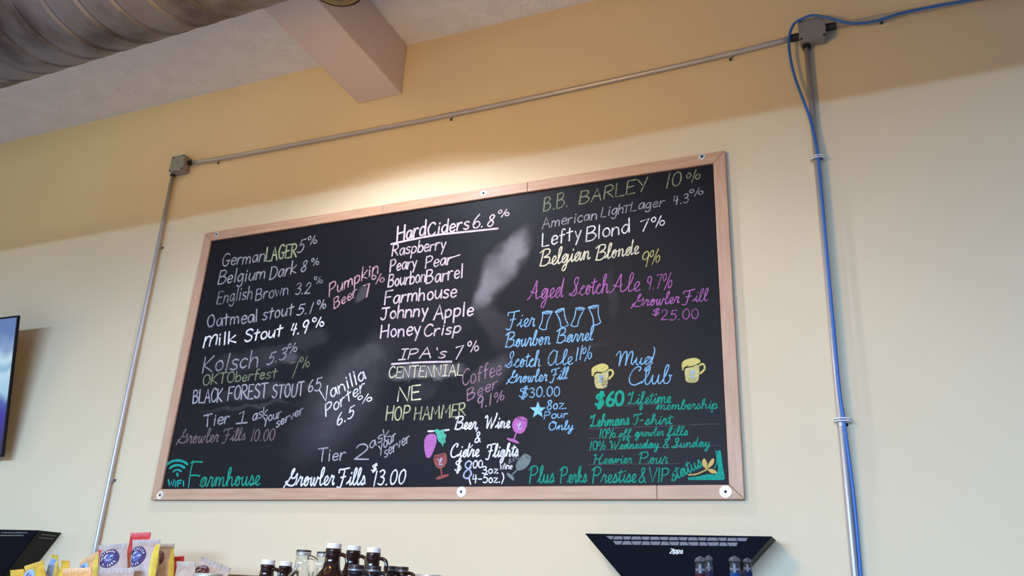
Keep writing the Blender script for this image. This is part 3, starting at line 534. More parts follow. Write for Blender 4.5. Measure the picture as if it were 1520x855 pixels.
line(TEA, .9, 'green joined chalk line about a T-shirt', ('Lehmans', K_, 876, 634, 934, 630.5, 18, .08, 2.1), ('T', K_, 940, 631, 951, 630.5, 16, .1, 2.1), ('-', P_, 950, 630.5, 955, 630.5, 14, 0, 2), ('shirt', K_, 957, 630.5, 997, 629.5, 15, .1, 2.1))
line(TEA, .9, 'green chalk line reading 10% off growler fills', ('10', P_, 889, 650.5, 900, 650, 13, .1, 2), ('%', P_, 900, 650, 913, 649.5, 13, .1, 1.6), ('off', K_, 918, 649, 936, 648, 11, .15, 1.8), ('growler', K_, 942, 648, 985, 646.5, 12, .1, 1.7), ('fills', K_, 990, 647, 1021, 646, 13, .1, 1.8))
line(TEA, .9, 'green chalk line reading 10% Wednesday & Sunday', ('10', P_, 875, 668.5, 886.5, 668, 13, .1, 1.9), ('%', P_, 886.5, 668, 899, 667.5, 13, .1, 1.6), ('Wednesday', K_, 905, 667.5, 978, 664.5, 13, .1, 1.8), ('&', P_, 984, 665, 992, 664.5, 13, .1, 1.7), ('Sunday', K_, 997, 665, 1054, 663, 14, .1, 1.9))
line(TEA, .85, 'green joined chalk line reading Heavier Pour', ('Heavier', K_, 881, 688.5, 938, 687.5, 14, .1, 1.8), ('Pour', K_, 948, 688.5, 991, 687.5, 17, .1, 1.8))
line(TEA, .92, 'green joined chalk line along the bottom reading Plus Perks Prestise & VIP status', ('Plus', K_, 785, 717.5, 822.5, 716.5, 25, .06, 2), ('Perks', K_, 831, 717, 871, 716, 23, .06, 2), ('Prestise', K_, 878.5, 717, 944.5, 716, 23, .06, 2), ('&', P_, 948, 716, 957.5, 716, 21, .1, 2), ('V', P_, 963, 716, 974, 716, 21, .05, 2), ('I', K_, 976, 716, 980, 716, 21, .05, 2), ('P', P_, 982, 715.5, 992, 715.5, 20, .1, 2), ('status', K_, 998, 715, 1043, 692, 19, -.35, 2.2))
mb = MB(); strokes(mb, 0.8, [(873, 637), (1068, 629)], [(874, 651), (940, 649)], [(872, 669), (1070, 661)], [(873, 690), (1010, 688)], [(884, 604), (985, 600)], smooth=False, y=TY-0.0001)
build('chalk_guideline', mb, chalk((.35, .22, .30), .5), board)
q = lambda l: tr(l, 1000, 640, 7.125)
mb = MB(); lp = [(155, 488), (260, 478), (360, 455), (430, 462), (470, 425), (463, 205), (497, 205), (520, 380), (543, 497), (528, 517), (155, 517)]
P = [at(a, b, BY) for a, b in q(lp)]; c_ = at(*q([(490, 480)])[0], BY); n = len(P)
put(mb, [(v.x, TY-.0002, v.z) for v in P+[c_]], [(i, (i+1) % n, n) for i in range(n)], 0)
strokes(mb, 1.8, q([(447, 205), (460, 290), (453, 350), (430, 392)]), mi=0)
blob(mb, q([(350, 405), (312, 370), (302, 320), (325, 288), (352, 330), (354, 370)]), 1, TY-.0007); blob(mb, q([(352, 400), (370, 340), (415, 288), (430, 310), (418, 350), (380, 385)]), 1, TY-.0008)
blob(mb, q([(352, 405), (400, 400), (440, 415), (456, 442), (410, 448), (380, 430)]), 1, TY-.0009); strokes(mb, 2.2, q([(350, 408), (300, 432), (230, 458), (160, 463)]), mi=1, y=TY-.0010)
build('leaf_corner_drawing', mb, [chalk((0, .32, .24), .95), chalk((.60, .42, .12), .95)], board)['label'] = 'green corner bracket with a yellow three-petalled sprig in chalk'
line(WHT, .98, 'white joined chalk lines reading Beer, Wine & Cidre Flights', ('Beer,', K_, 675, 637.5, 713, 636.5, 19, .15, 2.3), ('Wine', K_, 720, 636, 757, 635, 19, .1, 2.3), ('&', P_, 704, 657, 713, 656, 15, .15, 2), ('Cidre', K_, 668, 679, 711, 677.5, 20, .12, 2.2), ('Flights', K_, 721, 679, 769, 677, 19, .12, 2.2), ('-', P_, 698, 667, 702, 663, 6, .1, 1.5))
line(WHT, .95, 'white chalk price lines reading $8.00 3oz (4-5oz.)', ('$', P_, 675, 700, 685, 699, 17, .1, 2), ('.00', P_, 698, 695, 716.5, 694, 11, .1, 1.9), ('3oz', P_, 716, 703.5, 739, 702, 11, .05, 1.9), ('(4-5oz.)', P_, 696, 717, 748, 716, 12, .05, 1.9), ('Wine', P_, 742, 697, 760, 696, 9, .1, 1.4))
line((.50, .55, .75), .85, 'pale blue chalk figure 8 drawn large', ('8', P_, 686.5, 712, 700, 710, 26, .12, 2.4))
line(GRY, .7, 'small grey chalk price by the grey glass', ('8.00', P_, 755, 688.5, 770, 681, 6.5, .1, 1.2))
q = lambda l: tr(l, 600, 610, 7.125)
mb = MB()
blob(mb, q([(280, 240), (320, 245), (343, 275), (340, 345), (312, 420), (278, 488), (245, 495), (228, 465), (214, 400), (216, 310), (240, 262)]), 0)
blob(mb, q([(315, 205), (350, 192), (380, 205), (415, 195), (425, 235), (448, 258), (436, 290), (440, 330), (420, 345), (410, 382), (398, 350), (368, 322), (350, 285), (345, 250)]), 1, TY-.0006)
strokes(mb, 2.6, q([(255, 216), (312, 213)]), q([(428, 207), (474, 200)]), mi=2, smooth=False)
build('grape_drawing', mb, [chalk((.50, .15, .48), .95), chalk((.08, .50, .36), .95), chalk(WHT, .95)], board)['label'] = 'purple bunch of grapes with a green leaf in chalk'
def glass(bowl, stem, foot, rim, em, col, label):
    mb = MB(); blob(mb, q(bowl), 0); strokes(mb, 2.2, q(stem), mi=0); blob(mb, q(foot), 0, TY-.0004); strokes(mb, .9, q(rim), mi=1, y=TY-.0009)
    if em:
        e = q([em])[0]; strokes(mb, 1.4, [(e[0]+1, e[1]-5), (e[0], e[1]), (e[0]-1.5, e[1]+4.5), (e[0]+3.5, e[1]+4)], [(e[0]-3.5, e[1]-3.5), (e[0], e[1]), (e[0]+2.5, e[1]-4)], mi=2, y=TY-.0010)
    build('wine_glass_drawing', mb, [chalk(col, .9), chalk((.03, .03, .04), .95), chalk((.45, .55, .85), .95)], board)['label'] = label
glass([(1205, 62), (1250, 60), (1300, 90), (1298, 160), (1262, 225), (1215, 240), (1165, 215), (1143, 150), (1165, 90)], [(1182, 238), (1172, 275), (1160, 305)], [(1085, 285), (1130, 292), (1165, 298), (1215, 335), (1205, 346), (1140, 325), (1095, 305)], [(1200, 66), (1235, 95), (1298, 105)], (1218, 160), (.50, .14, .45), 'purple wine glass drawn in chalk')
glass([(320, 470), (380, 455), (438, 445), (452, 500), (448, 550), (425, 590), (385, 612), (340, 590), (312, 530)], [(388, 612), (396, 650), (402, 685)], [(335, 715), (370, 690), (410, 680), (472, 668), (460, 690), (400, 715), (350, 726)], [(318, 486), (370, 486), (438, 450)], (385, 535), (.33, .075, .07), 'red wine glass drawn in chalk')
glass([(1275, 450), (1315, 465), (1343, 498), (1315, 570), (1260, 620), (1210, 628), (1185, 600), (1188, 555), (1225, 495)], [(1195, 625), (1170, 648), (1150, 668)], [(1085, 655), (1110, 660), (1145, 680), (1165, 722), (1160, 738), (1120, 712), (1090, 680)], [(1278, 455), (1300, 490), (1340, 502)], None, (.18, .23, .23), 'grey-green tilted wine glass drawn in chalk')

# ------------------------------------------------------------ conduit, boxes and cable
def junction_box(px, py, s, label):
    p = at(px, py, -0.03); x, z = p.x, p.z
    t = thing('junction_box', label, 'junction box', (x, WY, z-s))
    mb = MB(); box(mb, (x-s, -0.028, z-s), (x+s, WY-0.0005, z+s)); build('body', mb, GREYBOX, t, bevel=0.006)
    mb = MB(); k = s*1.02; c = s*0.22
    prism(mb, [(x-k+c, z-k), (x+k-c, z-k), (x+k, z-k+c), (x+k, z+k-c), (x+k-c, z+k), (x-k+c, z+k), (x-k, z+k-c), (x-k, z-k+c)], -0.031, -0.0283)
    cv = build('cover_plate', mb, mat('box_cover', (0.30, 0.30, 0.31), 0.4, 0.4), t, bevel=0.001)
    for sx in (-1, 1):
        for sz in (-1, 1):
            mb = MB(); lathe(mb, [(0.0045, 0.0), (0.0045, 0.003), (0.0, 0.0045)], (x+sx*s*0.86, -0.031, z+sz*s*0.86), 'Y', 12)
            build('screw', mb, DARK, cv, smooth=True)
    return t, x, z
jb1, x1, z1 = junction_box(263, 242, 0.045, 'grey square junction box left of the chalkboard at the conduit corner')
jb2, x2, z2 = junction_box(1205, 42, 0.047, 'grey square junction box at upper right with a blue cable crossing it')
def connector(t, a, b, r):
    mb = MB(); tube(mb, [a, b], r, 14); build('connector', mb, DARK, t, smooth=False)
CY = 0.004
PR_ = 0.0105
TOPZ = 1.12
def P2(px, py): return at(px, py, CY)
hA = P2(281, 242); vA = P2(257, 259); hB = P2(1178, 56); hC = P2(1236, 39); vB = P2(1197, 70)
def near(p, dx, dz): return (p.x+dx, CY, p.z+dz)
connector(jb1, (vA.x+.001, CY, z1-0.043), near(vA, 0, -.012), 0.014); connector(jb1, (x1+0.043, CY, hA.z), near(hA, .01, 0), 0.014)
connector(jb2, (vB.x, CY, z2-0.045), near(vB, 0, -.008), 0.015); connector(jb2, (x2-0.045, CY, hB.z), near(hB, -.012, 0), 0.015); connector(jb2, (x2+0.045, CY, hC.z), near(hC, .012, 0), 0.015)
def conduit(pts, straps, label, screwside):
    P = [Vector(p) for p in pts]; t = thing('conduit', label, 'pipe', P[-1] if P[-1].z < P[0].z-0.1 else P[0], 'metal conduits on the wall')
    mb = MB(); tube(mb, P, PR_, 14); build('pipe', mb, PIPE, t, smooth=True)
    for px, py in straps:
        q = at(px, py, CY); i = min(range(len(P)-1), key=lambda j: ((P[j]+P[j+1])/2-q).length if len(P) > 3 else j); d = (P[i+1]-P[i]).normalized(); e = Vector((d.z, 0, -d.x))
        if e.z > 0.5: e = -e
        k = (q-P[i]).dot(d); c = P[i]+d*k
        mb = MB(); prof = []
        for a in range(-100, 101, 20):
            rr = PR_+0.0014; prof.append((math.sin(R(a))*rr, -math.cos(R(a))*rr))
        pts2 = [(-0.0125, WY-CY-0.001)]+prof+[(0.0125, WY-CY-0.004), (0.023, WY-CY-0.004), (0.023, WY-CY-0.001)]
        vs = []
        for sgn in (-0.007, 0.007):
            for u, v in pts2: vs.append(c+d*sgn+e*u*screwside+Vector((0, v, 0)))
        n = len(pts2); put(mb, vs, [(i_, i_+1, n+i_+1, n+i_) for i_ in range(n-1)])
        st = build('strap', mb, STRAP, t)
        m2 = MB(); s0 = c+e*(0.0175*screwside); lathe(m2, [(0.005, 0.0), (0.005, 0.002), (0.0, 0.005)], (s0.x, WY-0.005, s0.z), 'Y', 12)
        build('screw', m2, DARK, st, smooth=True)
    return t
lo1 = at(142, 812, CY); m1_ = at(230.4, 387, CY)
conduit([near(vA, 0, -.008), tuple(m1_), tuple(lo1), (lo1.x+.01, CY, TOPZ+0.005)], [(240, 366), (168, 712)], 'grey vertical conduit left of the chalkboard', -1)
hp = [P2(a, b) for a, b in ((287, 241.2), (340, 233), (462, 210), (668, 170.5), (900, 121.5), (1083, 80), (1174, 57))]
conduit([tuple(p) for p in spline(hp, 5)], [(322, 237), (668, 170), (1083, 80)], 'long horizontal grey conduit above the chalkboard between two boxes', 1)
e2 = at(1440, 0, CY); dz = (e2.z-hC.z)/(e2.x-hC.x)
conduit([near(hC, .008, 0), (6.0, CY, hC.z+dz*(6.0-hC.x))], [(1308, 27)], 'conduit running right from the box with blue cable, above the bare wall', 1)
lo2 = at(1269, 855, CY)
conduit([near(vB, 0, -.004), (lo2.x, CY, lo2.z), (lo2.x, CY, TOPZ+0.005)], [(1212, 234), (1249, 630)], 'grey vertical conduit right of the chalkboard with blue cable alongside', -1)
cab = thing('cable', 'blue data cable looping past the upper right box and down the conduit', 'cable', (lo2.x, WY, TOPZ))
cp = [(1640, -42, -.012), (1520, -16, -.012), (1440, 0, -.014), (1395, 8, -.014), (1340, 19, -.014), (1300, 31, -.02), (1265, 35, -.03), (1242, 30, -.039), (1224, 25, -.040), (1205, 23, -.040), (1188, 29, -.040), (1177, 38, -.034), (1171, 58, -.022), (1173, 85, -.016), (1180, 115, -.013), (1191, 145, -.012), (1201, 172, -.014), (1208, 200, -.014), (1214, 230, -.0135), (1220, 290, -.0128), (1226, 360, -.0135), (1235, 460, -.0135), (1245, 570, -.0135), (1253.5, 632, -.010), (1260, 680, -.004), (1268, 745, .003), (1278, 857, .006), (1285, 930, .006)]
cw = [at(a, b, y) for a, b, y in cp]
cpts = spline([Vector((6.1, -.012, hC.z+dz*(6.1-hC.x))), Vector((5.0, -.012, hC.z+dz*(5.0-hC.x)))]+cw, 6)
cpts = [p for p in cpts if p.z > TOPZ+0.01]
mb = MB(); tube(mb, cpts, 0.0052, 10); build('jacket', mb, BLUE, cab, smooth=True)
for (px, py) in ((1213.5, 237), (1251, 626)):
    c = at(px, py, CY); mb = MB()
    for k in (0, 1):
        ring = [(c.x+0.026*math.cos(a)*1.0, CY+(-0.004)+0.0175*math.sin(a), c.z+0.008*k) for a in [2*math.pi*i/20 for i in range(20)]]
        tube(mb, ring, 0.0022, 6, closed=True)
    build('cable_tie', mb, TIE, cab, smooth=True)

# ------------------------------------------------------------ spiral duct
RD = 0.25
ta = at(0, 132, -1.08); tb = at(418, 4, -1.10); tm = (ta+tb)/2
dy, dz_ = tm.y-CAM.y, tm.z-CAM.z; L_ = math.hypot(dy, dz_); dcy = tm.y-dz_/L_*RD; dcz = tm.z+dy/L_*RD
slope = (tb.z-ta.z)/(tb.x-ta.x); yaw = (tb.y-ta.y)/(tb.x-ta.x)
print('duct', dcy, dcz, slope, yaw)
t = thing('air_duct', 'large grey spiral metal duct hanging under the ceiling at upper left', 'duct', (tm.x, dcy, dcz-RD))
DUCT = mottle(mat('duct_metal', (0.30, 0.28, 0.30), 0.46, 0.6), (0.075, 0.058, 0.062), (0.20, 0.185, 0.215), 3.2, (1.6, 1.2, 1.2), 0.38, 0.55, 5.0)
mb = MB(); seg = 56; pitch = 0.125; xs = [-2.8+i*0.0042 for i in range(1640)]
vs = []; fs = []
for x in xs:
    cy_ = dcy+(x-tm.x)*yaw; cz_ = dcz+(x-tm.x)*slope
    for k in range(seg):
        a = 2*math.pi*k/seg; ph = ((x/pitch) - k/seg) % 1.0; dd = min(ph, 1-ph)*pitch
        rr = RD+(0.0020*max(0.0, 1-abs(dd-0.015)/0.006))-(0.0075*max(0.0, 1-dd/0.0090))
        vs.append((x, cy_+rr*math.cos(a), cz_+rr*math.sin(a)))
for i in range(len(xs)-1):
    for k in range(seg): fs.append((i*seg+k, (i+1)*seg+k, (i+1)*seg+(k+1) % seg, i*seg+(k+1) % seg))
put(mb, vs, fs); build('duct_pipe', mb, DUCT, t, smooth=True)
for x in (-1.9, 2.4, 3.8):
    cy_ = dcy+(x-tm.x)*yaw; cz_ = dcz+(x-tm.x)*slope; mb = MB()
    tube(mb, [(x, cy_+(RD+.009)*math.cos(2*math.pi*k/40), cz_+(RD+.009)*math.sin(2*math.pi*k/40)) for k in range(40)], 0.006, 8, closed=True)
    tube(mb, [(x, cy_, cz_+RD), (x, cy_, CZ)], 0.005, 8); build('hanger', mb, PIPE, t)

# ------------------------------------------------------------ pendant lamp whose rim dips into the top of the view
lr = 0.105; ly = -0.77
lp = at(494, 16, ly+lr); lz = lp.z; lx = at(494, 8, ly).x
RIMX = [(lr*.585, 0.002), (lr*.80, -0.004), (lr*.985, 0.001), (lr*.985, 0.004), (lr*.585, 0.006), (lr*.585, 0.002)]
t = thing('pendant_lamp', 'dark bronze lamp with frosted lens at the top edge beside the ceiling beam', 'lamp', (lx, ly, lz))
BRASS = mat('bronze', (0.30, 0.22, 0.11), 0.5, 0.2)
mb = MB(); lathe(mb, [(lr, 0.0), (lr+.002, 0.006), (lr*.92, 0.05), (lr*.6, 0.10), (0.03, 0.125), (0.026, 0.125), (lr*.56, 0.096), (lr*.88, 0.048), (lr-.004, 0.006), (lr, 0.0)], (lx, ly, lz)); build('lamp_shade', mb, BRASS, t, smooth=True)
mb = MB(); lathe(mb, [(0.028, 0.118), (0.028, 0.18), (0.012, 0.19)], (lx, ly, lz)); build('socket', mb, DARK, t, smooth=True)
mb = MB(); lathe(mb, RIMX, (lx, ly, lz)); build('rim', mb, BRASS, t, smooth=True)
mb = MB(); tube(mb, [(lx, ly, lz+0.185), (lx, ly, CZ-0.012)], 0.004, 8); build('cord', mb, DARK, t)
mb = MB(); lathe(mb, [(0.05, 0.0), (0.05, 0.012)], (lx, ly, CZ-0.0125)); build('ceiling_rose', mb, DARK, t)
BULB = mat('frosted_lens', (0.42, 0.33, 0.22), 0.5)
bb = BULB.node_tree.nodes['Principled BSDF']; bb.inputs['Emission Color'].default_value = (1.0, 0.72, 0.42, 1); bb.inputs['Emission Strength'].default_value = 0.14
mb = MB(); lathe(mb, [(0.0, -0.014), (lr*.25, -0.012), (lr*.48, -0.005), (lr*.58, 0.003), (lr*.58, 0.008), (0, 0.008)], (lx, ly, lz)); build('lens', mb, BULB, t, smooth=True)
def pendant_light(name, loc, energy, color):
    l = light(name, 'SPOT', loc, energy, color, size=0.03); l.data.spot_size = R(146); l.data.spot_blend = 0.35; return l
pendant_light('pendant_light', (lx, ly, lz-0.03), 64, (0.73, 0.81, 0.96))

# ------------------------------------------------------------ television at the left edge
Bt = at(3, 678, -0.045); 
d = RIGHT*((27-760)/F)+DOWN*((468-427.5)/F)+FWD; Tt = CAM+d*((Bt.x-CAM.x)/d.x)
print('tv', Bt, Tt)
up = (Tt-Bt); hh = up.length; up.normalize(); ax = Vector((1, 0, 0)); nrm = ax.cross(up)   # points into the room? checked below
if nrm.y > 0: nrm = -nrm
tv = thing('television', 'flat wall television at the left edge tilted downwards with a blue picture', 'television', Bt-Vector((0.6, 0, 0)))
TW = 1.16
def tvp(u, v, w): return Bt+ax*(-u)+up*v+nrm*(-w)      # u leftwards, v up, w away from the viewer
def tvbox(mb, u0, u1, v0, v1, w0, w1): hull8(mb, [tvp(u1, v0, w0), tvp(u0, v0, w0), tvp(u0, v1, w0), tvp(u1, v1, w0)], [tvp(u1, v0, w1), tvp(u0, v0, w1), tvp(u0, v1, w1), tvp(u1, v1, w1)])
bz = 0.009
mb = MB(); tvbox(mb, 0, bz, 0, hh, 0, 0.012); tvbox(mb, TW-bz, TW, 0, hh, 0, 0.012); tvbox(mb, bz, TW-bz, 0, bz*1.5, 0, 0.012); tvbox(mb, bz, TW-bz, hh-bz, hh, 0, 0.012)
build('bezel', mb, mat('tv_bezel', (0.010, 0.011, 0.016), 0.5, spec=0.1), tv)
mb = MB(); tvbox(mb, 0.03, TW-0.03, 0.02, hh-0.03, 0.0125, 0.034); build('back_housing', mb, BLACKM, tv)
SCR = mat('television_picture', (0.01, 0.01, 0.02), 0.35, spec=0.15); b = SCR.node_tree.nodes['Principled BSDF']
tc = nd(SCR, 'ShaderNodeTexCoord'); sp = nd(SCR, 'ShaderNodeSeparateXYZ'); nz = nd(SCR, 'ShaderNodeTexNoise', Scale=7.0, Detail=1.5)
lk(SCR, tc.outputs['Object'], sp.inputs[0]); lk(SCR, tc.outputs['Object'], nz.inputs['Vector'])
ma = nd(SCR, 'ShaderNodeMath', operation='MULTIPLY_ADD'); lk(SCR, nz.outputs['Fac'], ma.inputs[0]); ma.inputs[1].default_value = 0.25
dv = nd(SCR, 'ShaderNodeMath', operation='MULTIPLY'); lk(SCR, sp.outputs['Z'], dv.inputs[0]); dv.inputs[1].default_value = 1.0/(Tt.z-Bt.z); lk(SCR, dv.outputs[0], ma.inputs[2])
rp = nd(SCR, 'ShaderNodeValToRGB'); lk(SCR, ma.outputs[0], rp.inputs[0]); e = rp.color_ramp.elements
e[0].position = 0.2; e[0].color = (0.006, 0.01, 0.10, 1); e[1].position = 1.0; e[1].color = (0.10, 0.18, 0.42, 1)
for ps, cl in ((0.42, (0.02, 0.02, 0.35, 1)), (0.52, (0.05, 0.09, 0.38, 1)), (0.58, (0.30, 0.52, 0.72, 1)), (0.70, (0.42, 0.64, 0.78, 1)), (0.76, (0.22, 0.42, 0.62, 1)), (0.84, (0.46, 0.68, 0.80, 1)), (0.93, (0.20, 0.32, 0.55, 1))):
    q_ = e.new(ps); q_.color = cl
lk(SCR, rp.outputs[0], b.inputs['Emission Color']); b.inputs['Emission Strength'].default_value = 1.0
mb = MB(); tvbox(mb, bz, TW-bz, bz*1.5, hh-bz, 0.003, 0.009); build('screen', mb, SCR, tv)
mb = MB(); wz = (Bt.z+Tt.z)/2; box(mb, (Bt.x-0.75, WY-0.012, wz-0.15), (Bt.x-0.40, WY-0.0005, wz+0.15))
for sx in (-0.70, -0.47):
    c = tvp(-sx, hh*0.5, 0.03); box(mb, (Bt.x+sx, c.y, wz-0.02), (Bt.x+sx+0.03, WY-0.008, wz+0.02))
build('wall_bracket', mb, DARK, tv)

# ------------------------------------------------------------ black tapered wall units
def taper_unit(xa, xb, ztop, hgt, depth, tp, label):
    """hopper-shaped box: wide top edge, both ends sloping inwards to a narrower bottom"""
    yb = WY-0.001; yf = WY-depth
    t = thing('tapered_wall_unit', label, 'wall unit', ((xa+xb)/2, WY, ztop-hgt), 'black tapered wall units')
    zb = ztop-hgt
    mb = MB(); prism(mb, [(xa+tp, zb), (xb-tp, zb), (xb, ztop), (xa, ztop)], yf+0.004, yb); build('housing', mb, SIDE, t, bevel=0.003)
    mb = MB(); prism(mb, [(xa+tp, zb), (xb-tp, zb), (xb, ztop), (xa, ztop)], yf, yf+0.0035); build('front_panel', mb, BLACK, t, bevel=0.001)
    return t, yf
pa = at(868, 792, -0.1); pb = at(1146, 796, -0.1); zt = (pa.z+pb.z)/2
u2, yf2 = taper_unit(pa.x, pb.x, zt, 0.20, 0.122, 0.19, 'black tapered wall unit with a honeycomb grille strip, below the chalkboard')
mb = MB(); G = lambda l: [at(850+a/4.75, 770+b/4.75, yf2) for a, b in l]
def cell(a):
    n = len(a); Q = G(a); put(mb, [(v.x, yf2-0.0012, v.z) for v in Q]+[(v.x, yf2+0.001, v.z) for v in Q], [list(range(n))]+[(i, n+i, n+(i+1) % n, (i+1) % n) for i in range(n)])
bt = [232, 296, 352, 416, 480, 548, 608, 682, 740, 815, 876, 950, 1018, 1093, 1150, 1238]
mid = [262, 281, 358, 408, 492, 541, 625, 672, 756, 808, 892, 940, 1036, 1084, 1168, 1226]
bb_ = [300, 340, 425, 480, 556, 615, 692, 750, 826, 890, 960, 1030, 1100, 1160]
for i in range(len(bt)-1):
    dy0 = 2+i*0.9
    cell([(mid[i]+4, 143+dy0), (mid[i+1]-4, 143+dy0), (bt[i+1]-4, 121+dy0), (bt[i]+4, 121+dy0)])
mm = mid[1:15]
for i in range(len(bb_)-1):
    dy0 = 2+i*0.9
    cell([(bb_[i]+4+(0), 180+dy0), (bb_[i+1]-4, 180+dy0), (mm[i+1]-4, 155+dy0), (mm[i]+4, 155+dy0)])
build('grille', mb, GRILLE, u2)['label'] = 'grey honeycomb grille strip'
def print_text(items, m, y, parent, name, label=None):
    mb = MB()
    for text, x0, y0, x1, y1, h, sl, wpx in items:
        A = at(x0, y0, y); B = at(x1, y1, y); Up = at(x0+sl*h, y0-h, y)-A; S, wd = layout(text, 'p'); k = (at(x0+1, y0, y)-A).length
        for s in S: ribbon(mb, [A+(B-A)/wd*v.x+Up/10*v.y for v in s], wpx*k, y-0.0006)
    o = build(name, mb, m, parent)
    if label: o['label'] = label
print_text([('Z', 994, 821.5, 998, 821.5, 6.5, .3, 1.3), ('ippo', 998.5, 820.2, 1013, 820.2, 6.2, .2, 1.2), ('-', 1000, 823.3, 1016, 823.3, 4, 0, .7)], WHITEP, yf2, u2, 'logo', 'small white script logo')
qa = at(57, 787, WY-0.122)
u1, yf1 = taper_unit(qa.x-0.62, qa.x, qa.z, 0.20, 0.122, 0.155, 'black tapered wall unit with small printed text, at the lower left corner')
rows = [('il lirnr lnt ilirul nr lin', 2, 792.6, 40, 792.6, 1.9, 0, .8), ('lnriili intrlilin', -2, 796.6, 34, 796.6, 2.2, 0, 1.0)]
mb = MB()
for r_, (xa_, xb_, yy_, n_, hpx) in enumerate(((2, 41, 791.6, 30, 1.7), (-2, 35, 795.8, 26, 2.0))):      # two lines too small to read: word-like dashes
    x = xa_
    while x < xb_:
        ln = random.uniform(1.2, 4.0); A = at(x, yy_, yf1); B = at(min(x+ln, xb_), yy_, yf1); Up = at(x, yy_-hpx, yf1)-A
        put(mb, [(v.x, yf1-0.0008, v.z) for v in (A, B, B+Up, A+Up)], [(0, 1, 2, 3)]); x += ln+random.uniform(.4, .9)
build('printed_text', mb, FAINTP, u1)
mb = MB(); X0 = Vector((qa.x, yf1, qa.z)); ey = Vector((0, 1, 0)); ed = Vector((-0.155, 0, -0.20)).normalized(); en = Vector((0.20, 0, -0.155)).normalized()*0.0008
for r_ in (0.016, 0.033):                  # the same print continues on the sloping end
    u = 0.028+random.uniform(0, .006)
    while u < 0.10:
        ln = random.uniform(.006, .018); ln = min(ln, 0.104-u); p0 = X0+ey*u+ed*r_+en
        vs = [p0, p0+ey*ln, p0+ey*ln+ed*.007, p0+ed*.007]; put(mb, vs, [(0, 1, 2, 3)]); u += ln+random.uniform(.002, .004)
build('printed_text', mb, FAINTP, u1)

cA = at(13, 841, yf1+0.04); cB = at(1, 858, yf1+0.05); cC = at(-8, 885, yf1+0.05)
mb = MB(); tube(mb, spline([(cA.x, cA.y, cA.z+0.004), tuple(cB), tuple(cC)], 5), 0.003, 8); build('power_cord', mb, DARK, u1, smooth=True)

# ------------------------------------------------------------ counter, crate
ct = thing('back_counter', 'brown back counter along the wall, under the bottles and snacks', 'counter', (1.4, -0.4, 0))
mb = MB(); box(mb, (-1.6, -1.0, TOPZ-0.04), (4.2, WY-0.001, TOPZ)); build('worktop', mb, TOP, ct, bevel=0.004)
for i in range(6):
    xa = -1.55+i*0.955; mb = MB(); box(mb, (xa, -0.94, 0.0), (xa+0.945, -0.01, TOPZ-0.04)); cbn = build('cabinet', mb, TOP, ct, bevel=0.003)
    mb = MB(); box(mb, (xa+0.02, -0.959, 0.12), (xa+0.925, -0.9405, TOPZ-0.07)); dr = build('door', mb, CRATE, cbn, bevel=0.003)
    mb = MB(); tube(mb, [(xa+0.86, -0.961, 0.6), (xa+0.86, -0.985, 0.62), (xa+0.86, -0.985, 0.78), (xa+0.86, -0.961, 0.80)], 0.006, 8); build('handle', mb, ZINC, dr)
ra = at(-40, 868, -0.28); rb = at(322, 862, -0.28); cz1 = at(20, 864, -0.28).z
cx0, cx1, cy0, cy1 = ra.x, rb.x, -0.68, -0.27
cr = thing('snack_crate', 'shallow wooden crate holding the pile of snack bags', 'crate', ((cx0+cx1)/2, (cy0+cy1)/2, TOPZ))
for lo, hi in (((cx0, cy0, TOPZ+.001), (cx1, cy0+.014, cz1-0.03)), ((cx0, cy1-.014, TOPZ+.001), (cx1, cy1, cz1)), ((cx0, cy0+.0145, TOPZ+.001), (cx0+.014, cy1-.0145, cz1)), ((cx1-.014, cy0+.0145, TOPZ+.001), (cx1, cy1-.0145, cz1))):
    mb = MB(); box(mb, lo, hi); build('side_board', mb, CRATE, cr, bevel=0.002)
mb = MB(); box(mb, (cx0+.0145, cy0+.0145, TOPZ+.001), (cx1-.0145, cy1-.0145, TOPZ+.009)); build('bottom_board', mb, CRATE, cr)

pA = at(330, 852.0, -0.20); pB = at(386, 851.8, -0.20)
bxn = thing('carton', 'brown carton whose top edge shows between the snack bags and the leftmost growler', 'box', ((pA.x+pB.x)/2, -0.13, TOPZ))
CARD = mottle(mat('cardboard', (0.30, 0.22, 0.15), 0.8), (0.27, 0.19, 0.13), (0.33, 0.24, 0.17), 12)
mb = MB(); box(mb, (pA.x, -0.20, TOPZ+.0005), (pB.x, -0.04, pA.z-0.003)); build('body', mb, CARD, bxn, bevel=0.002)
mb = MB(); box(mb, (pA.x+.001, -0.2005, pA.z-0.0028), (pB.x-.001, -0.1215, pA.z)); build('flap', mb, CARD, bxn)
mb = MB(); box(mb, (pA.x+.001, -0.1185, pA.z-0.0028), (pB.x-.001, -0.0395, pA.z)); build('flap', mb, CARD, bxn)

# ------------------------------------------------------------ snack bags
def foil(col, rough=0.35): return mottle(mat('bag_foil', col, rough), tuple(c*0.86 for c in col), tuple(min(1, c*1.08) for c in col), 30, bump=0.35, bscale=45, bdist=0.006)
FW = foil((0.47, 0.365, 0.335), 0.45); FR = foil((0.62, 0.05, 0.05)); FYL = foil((0.72, 0.44, 0.05)); FBL = foil((0.22, 0.36, 0.68)); FOR = foil((0.72, 0.40, 0.16)); FTN = foil((0.48, 0.38, 0.32)); FY2 = foil((0.70, 0.55, 0.08))
EM1 = mat('emblem_purple', (0.05, 0.03, 0.12), 0.4); EM2 = mat('emblem_blue', (0.07, 0.11, 0.36), 0.45); EM3 = mat('emblem_white', (0.58, 0.54, 0.60), 0.45); EM4 = mat('emblem_maroon', (0.10, 0.025, 0.05), 0.4); EM5 = mat('emblem_sky', (0.32, 0.50, 0.80), 0.4)
